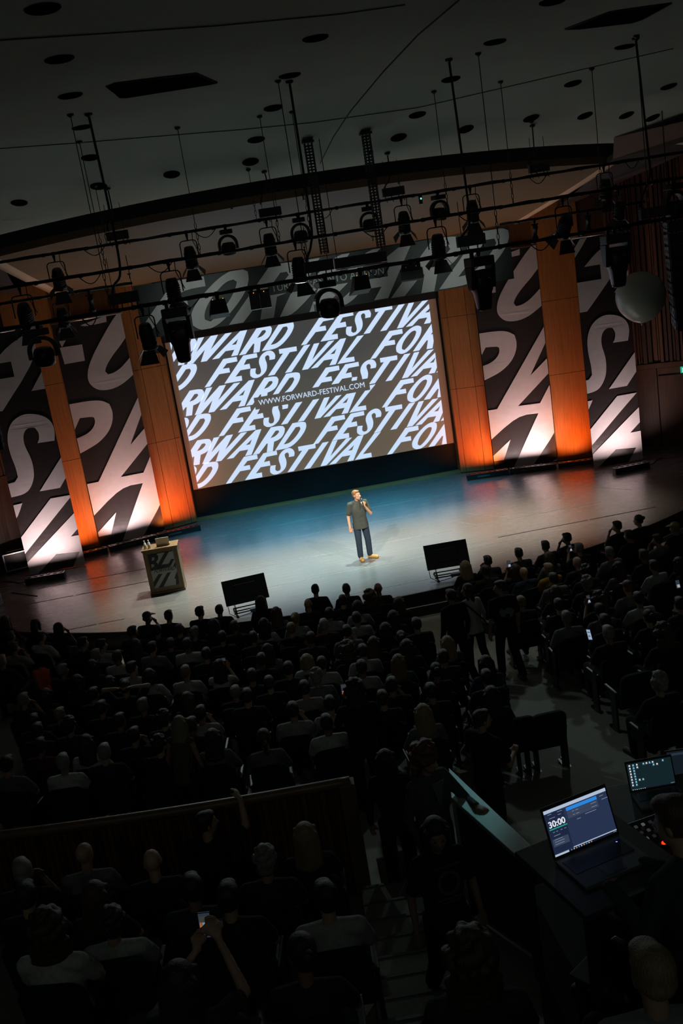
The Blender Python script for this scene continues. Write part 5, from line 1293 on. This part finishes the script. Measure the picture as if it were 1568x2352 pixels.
b = MB().tube([(-.15, -.02, 1.40), (-.02, -.14, 1.22), (.14, -.14, 1.02), (.24, -.06, .88)], .014, 6); b.build('bag_strap', M_PLAST, t)
MB().box((.27, -.04, .80), (.10, .30, .24), (0, 0, .2)).build('shoulder_bag', mat('bag_canvas', (.06, .06, .06), .8), t, bevel=.03)
t, P = stand(1148, 1354, 1.64, 'man standing in the aisle in a dark t-shirt with a pale back print', standing_pose(True, 1.80, yaw=R(75), legs='step'), 'short', HC['dark'], (.011, .011, .012), (.012, .012, .014), R(8), 'short', loose=1.12)
fr = lambda u, v, d: Vector((u, -.155-d-.02*(1-(u/.15)**2)+.02, 1.18+v))
MB().poly([(-.15, .12), (-.10, .17), (-.05, .12), (.02, .16), (.09, .13), (.14, .08), (.10, .0), (.04, -.04), (.05, .04), (-.02, .05), (-.06, .0), (-.12, .03)], [], lambda u, v, d: Vector((u, -.150-d, 1.20+v)), .004).build('back_print', mat('pale_print', (.20, .21, .21), .8), t)
MB().tube([(P.head.x-.088, P.head.y-.02, P.head.z+.01), (P.head.x-.092, P.head.y+.035, P.head.z+.012), (P.head.x-.085, P.head.y+.06, P.head.z+.012)], .004, 6).build('glasses', M_PLAST, t)
TALL = stand(815, 1595, 1.62, 'tall person with bushy dark hair standing among the seats, filming with a phone', standing_pose(True, 1.78, yaw=R(5), arms={0: ((-.27, .12, 1.22), (-.12, .30, 1.45), (.2, .1, 1)), 1: ((.27, .10, 1.15), (.05, .28, 1.25), (-.6, .2, .6))}), 'bushy', HC['dark'], (.012, .012, .013), DK, R(-4), 'long', loose=1.08)
stand(418, 1688, 1.34, 'woman with long blond hair leaning over among the seats, bare back', standing_pose(False, 1.58, yaw=R(10), pitch=R(-10), bend=.20), 'long', (.22, .17, .11), (.10, .075, .055), DK, R(-25), 'none')
stand(886, 1748, 1.50, 'woman with long straight dark hair standing by the barrier end, back turned', standing_pose(False, 1.62, yaw=R(-10)), 'long', HC['dark'], (.022, .022, .022), DK, R(-10), 'long')
t, P = stand(979, 1743, 1.66, 'woman with bushy reddish hair in a grey jacket leaning a hand on the pale ledge', standing_pose(False, 1.79, yaw=R(25), pitch=R(-12), arms={0: ((-.27, .20, 1.18), (-.20, .42, 1.245), (-.12, .95, -.05)), 1: ((.25, -.03, 1.12), (.24, .12, .90), (.05, .3, -1))}), 'bushy', (.11, .038, .016), (.055, .06, .058), (.014, .014, .018), R(205), 'long', True, loose=1.14)
MB().poly([(-.07, .10), (.07, .10), (.012, -.14), (-.012, -.14)], [], lambda u, v, d: Vector((u, .158+d, 1.38+v)), .004).build('blouse_front', mat('pale_blouse', (.11, .14, .14), .8), t)
t, P = stand(1002, 1923, 1.50, 'woman facing the camera in the aisle, long dark hair, dark printed t-shirt', standing_pose(False, 1.65, yaw=R(-8), pitch=R(-8), legs='step'), 'long', (.008, .006, .005), (.013, .014, .015), DK, R(188), 'short', True, skin=(.25, .15, .10), loose=1.12)
fp = lambda u, v, d: Vector((u, .172+d-.25*u*u, 1.20+v)); mp_ = mat('faint_print', (.05, .06, .055), .8); el = lambda rx, rz_, cz: [(rx*math.cos(2*PI*i/20), cz+rz_*math.sin(2*PI*i/20)) for i in range(20)]
MB().poly(el(.085, .10, .03), [el(.060, .074, .03)[::-1]], fp, .004).build('shirt_print', mp_, t)
for v_, w_ in ((-.10, .11), (-.125, .08), (.155, .10)): MB().poly([(-w_, v_), (w_, v_), (w_, v_+.014), (-w_, v_+.014)], [], fp, .004).build('shirt_print', mp_, t)
stand(1108, 1658, 1.50, 'person in a dark top standing behind the pale ledge, face in profile', standing_pose(True, 1.64, yaw=R(-30), arms={1: ((.26, .12, 1.10), (.16, .34, 1.12), (-.3, .8, .4)), 0: ((-.26, .04, 1.12), (-.10, .30, 1.05), (.5, .8, .1))}), 'short', HC['dark'], (.013, .013, .014), DK, R(-55), 'short', True, loose=1.08)
# person at the barrier with a raised arm
P = seated_pose('lap', True, -.02, R(-55), R(0)); P.elb[1] = Vector((.34, .16, 1.10)); P.wri[1] = Vector((.26, .32, 1.30)); P.hd[1] = Vector((-.5, .5, .6))
p = solve_seat(471, 1890, 1.24); ms = make_meshes(P, 'pointing', .016, True, 'short', .5); rz = face_dir(p.x, p.y)-.25; fz = floor_z(p.x, p.y)
t = thing('person', 'seated person turned right with one arm raised towards the barrier rail', 'person', (p.x, p.y, fz), rz)
put('body', ms['body'], t, SK[0]); put('shirt', ms['shirt'], t, (.013, .014, .015)); put('trousers', ms['trousers'], t, DK); put('shoes', ms['shoes'], t, DK); put('hair', get_hair('short'), t, HC['dark'], P.head, (0, 0, P.yaw))
put_seat(p.x, p.y, fz, rz, 'dark seat of the person raising an arm by the barrier')
# operator in the control booth
P = seated_pose('lap', True, -.02, R(15), R(-14)); P.wri = [Vector((-.12, .36, .78)), Vector((.12, .36, .78))]
d = ray(1549, 1874); p = CAM+d*((4.76-CAM.z)/d.z); PLAT = 3.52
rz = R(28); off = Matrix.Rotation(rz, 3, 'Z') @ Vector((P.head.x, P.head.y, 0)); OP = Vector((p.x-off.x, p.y-off.y, PLAT))
ms = make_meshes(P, 'operator', .014, False, 'long', .6, loose=1.05)
t = thing('person', 'technician seated in the control booth at the right edge, dark hoodie', 'person', OP, rz)
put('body', ms['body'], t, SK[0]); put('shirt', ms['shirt'], t, (.03, .035, .037)); put('trousers', ms['trousers'], t, DK); put('shoes', ms['shoes'], t, DK); put('hair', get_hair('short'), t, HC['brown'], P.head, (P.pitch, 0, P.yaw))
put_seat(OP.x, OP.y, OP.z, rz, 'dark seat of the technician in the control booth')
# two empty seats at the aisle end of a row
for px, py, w in ((1178, 1668, 'farther from'), (1246, 1656, 'nearest to')):
    p = solve_seat(px, py, .70); put_seat(p.x, p.y, floor_z(p.x, p.y), face_dir(p.x, p.y), 'empty dark seat at the end of a row, %s the aisle' % w)
for i, (px, py) in enumerate(((1300, 1470), (1345, 1462), (1420, 1500), (1468, 1492), (1445, 1560), (1500, 1548), (1552, 1528), (1520, 1640), (1562, 1622))):
    p = solve_seat(px, py, .74)
    if any((p-q_['p']).xy.length < .40 for q_ in people): continue
    put_seat(p.x, p.y, floor_z(p.x, p.y), face_dir(p.x, p.y), 'dark seat in the unlit right block, %s from the left along the aisle' % ORD[i] if i < 8 else 'dark seat in the unlit right block at the picture edge')
p = solve_seat(1288, 1700, .35); t = thing('row_end_leg', 'thin black leg at the end of the row with empty seats', 'leg')
MB().tube([(p.x, p.y, floor_z(p.x, p.y)), (p.x, p.y, floor_z(p.x, p.y)+.62)], .02, 8).build('post', M_METAL, t); MB().box((p.x, p.y, floor_z(p.x, p.y)+.012), (.08, .22, .024)).build('foot_plate', M_METAL, t)

# ---- glowing phones
def phone(px, py, tdep, rot, label, kind, sc=1.0):
    c = at(px, py, tdep); t = thing('smartphone', label, 'phone', c, rot=rot, group='lit smartphones in the audience'); t.scale = (sc, sc, sc)
    MB().box((0, 0, 0), (.074, .009, .152)).build('case', M_PLAST, t, bevel=.003)
    o = MB().box((0, -.0052, 0), (.067, .001, .142)).build('display', mat('phone_display', (.01, .01, .012), .2, emit=(.02, .03, .05), estr=1), t)
    W_ = mat('phone_white', (.1, .1, .1), .3, emit=(.55, .72, 1.0), estr=.55); O_ = mat('phone_orange', (.1, .05, .02), .3, emit=(1, .32, .10), estr=.35); D_ = mat('phone_dim', (.05, .05, .05), .3, emit=(.35, .38, .32), estr=.10)
    B = lambda x, z, w, h, m: MB().box((x, -.0062, z), (w, .001, h)).build('picture', m, o)
    if kind == 'film': B(0, .02, .06, .07, D_); B(0, .005, .03, .026, W_); B(-.024, .005, .012, .03, O_); B(.024, .005, .012, .03, O_); [MB().ell((x, -.0065, -.045), (.006, .001, .006), 10, 6).build('button', W_, o) for x in (-.022, 0, .022)]
    elif kind == 'photo': B(.008, -.03, .04, .05, W_); B(-.02, -.03, .016, .05, O_); B(0, .04, .05, .04, D_)
    else: B(0, .0, .058, .125, W_); B(.0, .03, .05, .012, D_); B(-.005, -.02, .035, .02, D_)
    return t
S4M = Matrix.Translation(TALL[0].location) @ Matrix.Rotation(TALL[0].rotation_euler.z, 4, 'Z')
def phone_at(w, rz, label, kind, sc, tilt=-12):
    d = (w-CAM).dot(FWD); q_ = w-CAM; px_, py_ = 784+FPX*q_.dot(RGT)/d, 1176-FPX*q_.dot(UPV)/d
    return phone(px_, py_, d, (R(tilt), 0, rz), label, kind, sc)
phone_at(S4M @ (TALL[1].wri[0]+Vector((.0, .05, .10))), TALL[0].rotation_euler.z, 'lit phone held up by the tall person with bushy hair', 'photo', 1.1)
for m_4, mid, q_, pt in PHONES:
    film = q_['arm'] == 'film'
    phone_at(m_4 @ mid, pt.rotation_euler.z, 'phone filming the stage, held up by the long haired person at the bottom' if film else 'phone held up by the %s person from left in the %s row from stage' % (ROWN[q_['i']], ROWN[q_['row']]), 'film' if film else 'photo', 1.0)
phone(1352, 1458, 14.6, (R(-35), R(20), R(20)), 'bright white phone held low in the right block of seats', 'text', 1.2)
phone(1556, 1342, 17.2, (R(-20), R(0), R(0)), 'small lit phone at the right edge of the audience', 'photo', 1.0)

# ================================================================== BARRIER, LEDGE, CONTROL BOOTH
bt = thing('barrier', 'low wooden slatted barrier with a round top rail across the seating', 'barrier')
def arc_pt(a, r_): return Vector((STAGE_C.x+r_*math.sin(a), STAGE_C.y-r_*math.cos(a)))
A0, A1 = ony(803, 1797, -21.66), None
a1 = math.atan2(-2.45-STAGE_C.x, 26.36); a0 = math.atan2(-8.6, 25.2); RB = 26.48; ZT = 2.33
n = 40; AA = [a0+(a1-a0)*i/n for i in range(n+1)]
rb = lambda a: RB+.17*max(0, (a1-a)/(a1+.2266 if False else .13))*.0+(.0 if a > a1-.001 else .165*min(1, (a1-a)/.135))
MB().tube([(*arc_pt(a, rb(a)), ZT) for a in AA], .052, 12).build('top_rail', mat('rail_oak', (.16, .085, .045), .4, noise=.2, nscale=4), bt)
b = MB(); vs = [(*arc_pt(a, rb(a)-.03), z) for z in (1.0, ZT-.02) for a in AA]; b.add(vs, [(i, i+1, n+2+i, n+1+i) for i in range(n)]).build('backing_board', M_DARK, bt)
m_ = 96
for i in range(m_):
    a = a0+(a1-a0)*(i+.5)/m_; c = arc_pt(a, rb(a)+.012); MB().box((c.x, c.y, 1.68), (.052, .03, 1.2), (0, 0, a)).build('slat', M_SLAT[i % 3], bt)
c = arc_pt(a1-.0015, rb(a1)); MB().box((c.x, c.y, 1.66), (.16, .16, 1.34), (0, 0, a1)).build('end_post', mat('post_oak', (.12, .085, .05), .5, noise=.2, nscale=4, stretch=(6, 6, .5)), bt, bevel=.01)

lg = thing('parapet', 'pale topped parapet beside the aisle, lit cyan along its sloping ledge', 'parapet')
q = [onz(1036, 1832, 2.47), onz(1226, 2001, 2.47), onz(1268, 1988, 2.47), onz(1030, 1763, 2.47)]
MB().hexa([Vector((v.x, v.y, 2.43)) for v in (q[1], q[2], q[3], q[0])]+[Vector((v.x, v.y, 2.47)) for v in (q[1], q[2], q[3], q[0])]).build('ledge_board', mat('ledge_laminate', (.36, .40, .38), .45, noise=.15, nscale=8), lg, bevel=.006)
i_ = [q[1]+Vector((.03, .03, 0)), q[2]+Vector((-.02, .03, 0)), q[3]+Vector((-.02, -.02, 0)), q[0]+Vector((.03, -.02, 0))]
MB().hexa([Vector((v.x, v.y, 1.0)) for v in i_]+[Vector((v.x, v.y, 2.43)) for v in i_]).build('side_panel', mat('teal_grey_panel', (.03, .05, .045), .7), lg)
t = thing('handrail', 'thin reddish sloping handrail below the end of the parapet', 'handrail')
h0, h1 = at(1270, 2030, 6.6), at(1340, 2190, 6.3)
MB().tube([h0, h1], .018, 8).build('rail', mat('reddish_rail', (.16, .035, .02), .5), t); MB().tube([h1, h1+Vector((0, 0, -.9))], .015, 8).build('rail_post', M_METAL, t); MB().tube([h0, h0+Vector((0, 0, -1.0))], .015, 8).build('rail_post', M_METAL, t)
MB().lathe([(.03, -.01), (.04, .0), (.03, .012)], h1, n=10).build('end_knob', M_GREYB, t)
fa = structure(thing('floor_aisle', None, None))
for i in range(9):
    r_ = STAGE_R+11.9+.42*i; a = math.atan2(-2.05, 26.5); c = arc_pt(a, r_); z = floor_z(c.x, c.y)
    MB().box((c.x, c.y, z+.02), (.95, .40, .20), (0, 0, a)).build('step', M_CARPET, fa); 
    d = arc_pt(a, r_-.2); MB().box((d.x, d.y, z+.122), (.95, .03, .012), (0, 0, a)).build('step_nosing', mat('step_edge', (.09, .10, .09), .6), fa)

# booth platform and desks
structure(MB().box((.35, -26.6, 2.45), (4.2, 2.3, 2.14)).build('floor_booth', M_DARK))
L1 = Vector((-1.65, -26.28, 4.45)); Y1 = R(14); T1 = R(18.7)
def screen_frame(c, yaw, tilt, w, h):
    X = Vector((math.cos(yaw), math.sin(yaw), 0)); B = Vector((-math.sin(yaw), math.cos(yaw), 0)); Z = Vector((0, 0, math.cos(tilt)))+B*math.sin(tilt); N = X.cross(Z)
    return lambda u, v, d: c+X*(u-.5)*w+Z*(v-.5)*h+N*d, X, B, Z, N
def desk(c, yaw, w, d, ztop, zfl, label):
    t = thing('desk', label, 'desk', (c.x, c.y, zfl), yaw)
    H = ztop-zfl; MB().box((0, 0, H-.015), (w, d, .03)).build('desk_top', mat('desk_black_top', (.03, .028, .026), .5), t, bevel=.004)
    for sx in (-1, 1):
        for sy in (-1, 1): MB().box((sx*(w/2-.04), sy*(d/2-.04), (H-.03)/2), (.04, .04, H-.03)).build('leg', M_METAL, t)
    return t
def laptop(c, yaw, tilt, w, h, label, deckd):
    F_, X, B, Z, N = screen_frame(c, yaw, tilt, w, h)
    t = thing('laptop', label, 'laptop', (0, 0, 0), group='laptops in the control booth')
    rotm = Matrix((X, -N, Z)).transposed()
    MB().box(c-N*.006, (w+.02, .008, h+.035), rotm).build('lid', M_PLAST, t, bevel=.003)
    hinge = c-Z*(h/2+.02); dk = -B
    cc = hinge+dk*(deckd/2)+Vector((0, 0, -.006))
    rz_ = Matrix((X, B, Vector((0, 0, 1)))).transposed()
    dkm = MB().box(cc, (w+.02, deckd, .018), rz_).build('keyboard_deck', mat('laptop_deck', (.10, .10, .105), .5), t, bevel=.003)
    MB().box(cc+B*deckd*.16+Vector((0, 0, .010)), (w*.92, deckd*.46, .003), rz_).build('keyboard', M_PLAST, dkm)
    MB().box(cc-B*deckd*.27+Vector((0, 0, .010)), (w*.3, deckd*.32, .002), rz_).build('touchpad', mat('laptop_pad', (.07, .07, .075), .35), dkm)
    return t, F_, hinge, dk
EM = lambda n, c, s_: mat(n, tuple(.2*x for x in c), .4, emit=c, estr=s_)
t1, F1, hg, dk = laptop(L1, Y1, T1, .38, .235, 'large laptop in the booth showing a countdown timer of thirty minutes', .26)
def rect(F_, u0, v0, u1, v1, m, par, nm='screen_patch', d=.001): return MB().add([F_(u0, v0, d), F_(u1, v0, d), F_(u1, v1, d), F_(u0, v1, d)], [(0, 1, 2, 3)]).build(nm, m, par)
D1 = rect(F1, 0, 0, 1, 1, EM('ui_ground', (.020, .032, .075), 1.0), t1, 'display', -.0005)
rect(F1, 0, .925, 1, .995, EM('ui_bar', (.55, .66, .85), .75), D1); rect(F1, .34, .825, .835, .90, EM('ui_blue', (.03, .28, .85), .8), D1)
rect(F1, .34, .74, .835, .815, EM('ui_row', (.04, .055, .10), 1.0), D1); rect(F1, .34, .66, .835, .735, EM('ui_row', (.04, .055, .10), 1.0), D1); rect(F1, .0, .06, .30, .915, EM('ui_side', (.012, .02, .05), 1.0), D1, 'screen_patch', .0004)
rect(F1, .02, .56, .30, .585, EM('ui_green', (.03, .55, .42), .6), D1); rect(F1, .02, .20, .27, .36, EM('ui_row', (.04, .055, .10), 1.0), D1); rect(F1, .30, .045, 1.0, .065, EM('ui_bar', (.55, .66, .85), .75), D1); rect(F1, .0, .0, .22, .042, EM('ui_bar', (.55, .66, .85), .75), D1); rect(F1, .22, .0, 1.0, .042, EM('ui_task', (.008, .01, .02), 1.0), D1)
X1 = Vector((math.cos(Y1), math.sin(Y1), 0)); 
def scr_text(F_, txt, size, u, v, m, par, nm, w, bold=0.0):
    o = F_(u, v, .002); X = (F_(u+.01, v, .002)-o).normalized(); Z = (F_(u, v+.01, .002)-o).normalized(); N = X.cross(Z)
    M4 = Matrix((X, Z, N)).transposed().to_4x4(); M4.translation = o
    return text_mesh(txt, size, nm, m, par, M4, bold, w)
U_W = EM('ui_white', (.85, .90, 1.0), .85); U_D = EM('ui_dim', (.30, .36, .5), .6)
scr_text(F1, '30:00', .045, .155, .67, U_W, D1, 'timer_digits', .098, .0007)
r_ = random.Random(4)
for u, v, w in ((.05, .885, .06), (.20, .88, .08), (.06, .80, .09), (.20, .82, .05), (.42, .775, .03), (.47, .775, .05), (.42, .70, .03), (.47, .70, .05), (.72, .775, .09), (.72, .70, .09), (.88, .86, .06), (.90, .78, .10), (.60, .62, .18), (.46, .58, .06), (.06, .50, .03), (.11, .50, .03), (.18, .50, .03), (.24, .50, .03), (.06, .42, .10), (.05, .34, .13), (.05, .29, .15), (.05, .24, .14), (.94, .02, .05)):
    rect(F1, u, v, u+w, v+.012, U_D, D1, 'text_line', .002)
for i in range(9): rect(F1, .25+i*.04, .010, .268+i*.04, .034, EM('ui_icon_%d' % (i % 3), ((.1, .5, 1.0), (.8, .8, .8), (.9, .5, .2))[i % 3], .6), D1, 'task_icon', .002)
desk(hg+dk*.10, Y1, .62, .62, hg.z-.016, PLAT, 'dark desk in the booth under the large laptop')
MB().ell(hg+dk*.05+Vector((.14, .04, .004)), (.006, .004, .003), 8, 5).build('pilot_lamp', EM('blue_led', (.15, .2, 1.0), 3.0), t1)
L2 = Vector((-.62, -24.78, 3.67)); t2, F2, hg2, dk2 = laptop(L2, R(-4.3), R(20), .31, .18, 'smaller laptop in the booth showing a dark desktop full of icons', .20)
D2 = rect(F2, 0, 0, 1, 1, EM('ui_desktop', (.006, .017, .021), 1.0), t2, 'display', -.0005)
ic = [(c_*.085+.04, .90-r__*.105) for r__ in range(8) for c_ in range(2)]+[(.21, .90), (.36, .90), (.43, .90), (.50, .90), (.57, .90), (.58, .80), (.66, .80), (.80, .90), (.21, .33), (.29, .33), (.21, .80)]
IC = [EM('icon_%d' % i, c, .75) for i, c in enumerate(((.8, .85, .9), (.25, .6, .9), (.9, .9, .85), (.2, .7, .8)))]
for i, (u, v) in enumerate(ic): rect(F2, u, v, u+.034, v+.055, IC[i*7 % 4], D2, 'desktop_icon', .002); rect(F2, u-.008, v-.018, u+.042, v-.006, U_D, D2, 'icon_caption', .002)
rect(F2, .0, .0, 1.0, .035, EM('ui_task', (.008, .01, .02), 1.0), D2)
for i in range(7): rect(F2, .03+i*.045, .008, .05+i*.045, .03, IC[i % 4], D2, 'task_icon', .002)
rect(F2, .90, .03, .98, .05, U_D, D2, 'text_line', .002)
desk(hg2+dk2*.12+Vector((.1, 0, 0)), R(-4.3), .9, .55, hg2.z-.016, floor_z(-.6, -24.9)-.02, 'dark desk in the booth under the smaller laptop')
c = at(1562, 1748, 7.1); t = thing('monitor', 'dim screen cut off by the right edge, beside the smaller laptop', 'monitor', (0, 0, 0)); F3, X, B, Z, N = screen_frame(c+Vector((.12, 0, -.06)), R(-8), R(14), .40, .24)
MB().box(c+Vector((.12, 0, -.06))-N*.01, (.42, .014, .26), Matrix((X, -N, Z)).transposed()).build('housing', M_PLAST, t, bevel=.004); rect(F3, 0, 0, 1, 1, EM('dim_screen', (.006, .010, .016), 1.0), t, 'display'); rect(F3, 0, .88, 1, .95, EM('dim_bar', (.02, .03, .05), 1.0), t, 'screen_patch', .002)
fo = c+Vector((.12, 0, -.06))-Z*.12; MB().tube([fo, Vector((fo.x, fo.y+.03, hg2.z-.016))], .02, 8).build('stand', M_PLAST, t)
# mixing console with a red lamp
c = at(1512, 1912, 6.0); t = thing('control_console', 'small black control console with lit buttons and a red lamp', 'console', c, R(10))
MB().box((0, 0, 0), (.34, .24, .06), (R(8), 0, 0)).build('housing', M_PLAST, t, bevel=.006)
for i in range(5):
    for j in range(3): MB().box((-.12+i*.05, -.06+j*.055, .036+j*.008), (.018, .018, .008), (R(8), 0, 0)).build('button', EM('button_%d' % ((i+j) % 3), ((.3, .32, .3), (.05, .05, .05), (.12, .12, .1))[(i+j) % 3], .25), t)
MB().ell((-.05, -.125, .02), (.018, .012, .012), 10, 6).build('red_lamp', EM('red_lamp', (1.0, .04, .01), 1.6), t)
MB().ell((-.17, .06, .03), (.012, .010, .008), 8, 5).build('amber_lamp', EM('amber_lamp', (.8, .12, .02), .5), t)
desk(Vector((c.x+.05, c.y, 0)), R(10), .5, .4, c.z-.045, PLAT if c.y < -25.5 else floor_z(c.x, c.y), 'dark stand under the control console')
# open notebook on a dark shelf
c = at(1440, 2205, 5.0); t = thing('open_notebook', 'open pale notebook lying in the dark booth', 'notebook', c, R(35))
for sx in (-1, 1): MB().box((sx*.055, 0, .012), (.105, .15, .012), (0, R(sx*4), 0)).build('page_block', mat('dull_paper', (.20, .19, .16), .9), t)
MB().box((0, 0, .0), (.23, .16, .006)).build('cover', M_PLAST, t)
desk(Vector((c.x, c.y, 0)), R(35), .5, .36, c.z-.004, floor_z(c.x, c.y)-.02, 'dark shelf under the open notebook')
# orange jacket over a seat back and a tote bag at the foot of the aisle
c = solve_seat(97, 1550, .80); t = thing('jacket', 'bright orange jacket hanging over the side of a seat on the left', 'jacket', c)
b = MB(); nn = 12
vs = []
for i in range(nn+1):
    for k in range(9):
        u = i/nn; w_ = (k/8-.5)*2; vs.append((w_*.17*(1-.45*u)+.05*u, -.03-.11*math.sin(u*2.2)+.035*math.sin(k*2.3+u*5), .16-.52*u*u-.06*w_*w_+.02*math.sin(k*1.7)))
b.add(vs, [(i*9+k, i*9+k+1, (i+1)*9+k+1, (i+1)*9+k) for i in range(nn) for k in range(8)], smooth=True)
b.add([(v[0], v[1]+.03, v[2]-.01) for v in vs], [(i*9+k, (i+1)*9+k, (i+1)*9+k+1, i*9+k+1) for i in range(nn) for k in range(8)], smooth=True).build('cloth', mat('orange_cloth', (.75, .11, .03), .8), t)
MB().tube([(.08, -.12, -.16), (.12, -.16, -.34), (.10, -.15, -.46)], [.05, .042, .036], 10).build('sleeve', MATS['orange_cloth'], t)
c = solve_seat(905, 2010, .2); t = thing('tote_bag', 'pale soft tote bag on the aisle steps behind the printed t-shirt woman', 'bag', (c.x, c.y, floor_z(c.x, c.y)+.13), .2)
MB().hexa([Vector(v) for v in ((-.14, -.05, 0), (.14, -.05, 0), (.14, .05, 0), (-.14, .05, 0), (-.16, -.02, .32), (.16, -.02, .32), (.16, .02, .32), (-.16, .02, .32))]).build('bag_body', mat('tote_canvas', (.14, .13, .10), .9), t, bevel=.012)
for y in (-.02, .02): MB().tube([(-.07, y, .31), (-.06, y, .48), (.06, y, .48), (.07, y, .31)], .009, 6).build('handle', MATS['tote_canvas'], t)
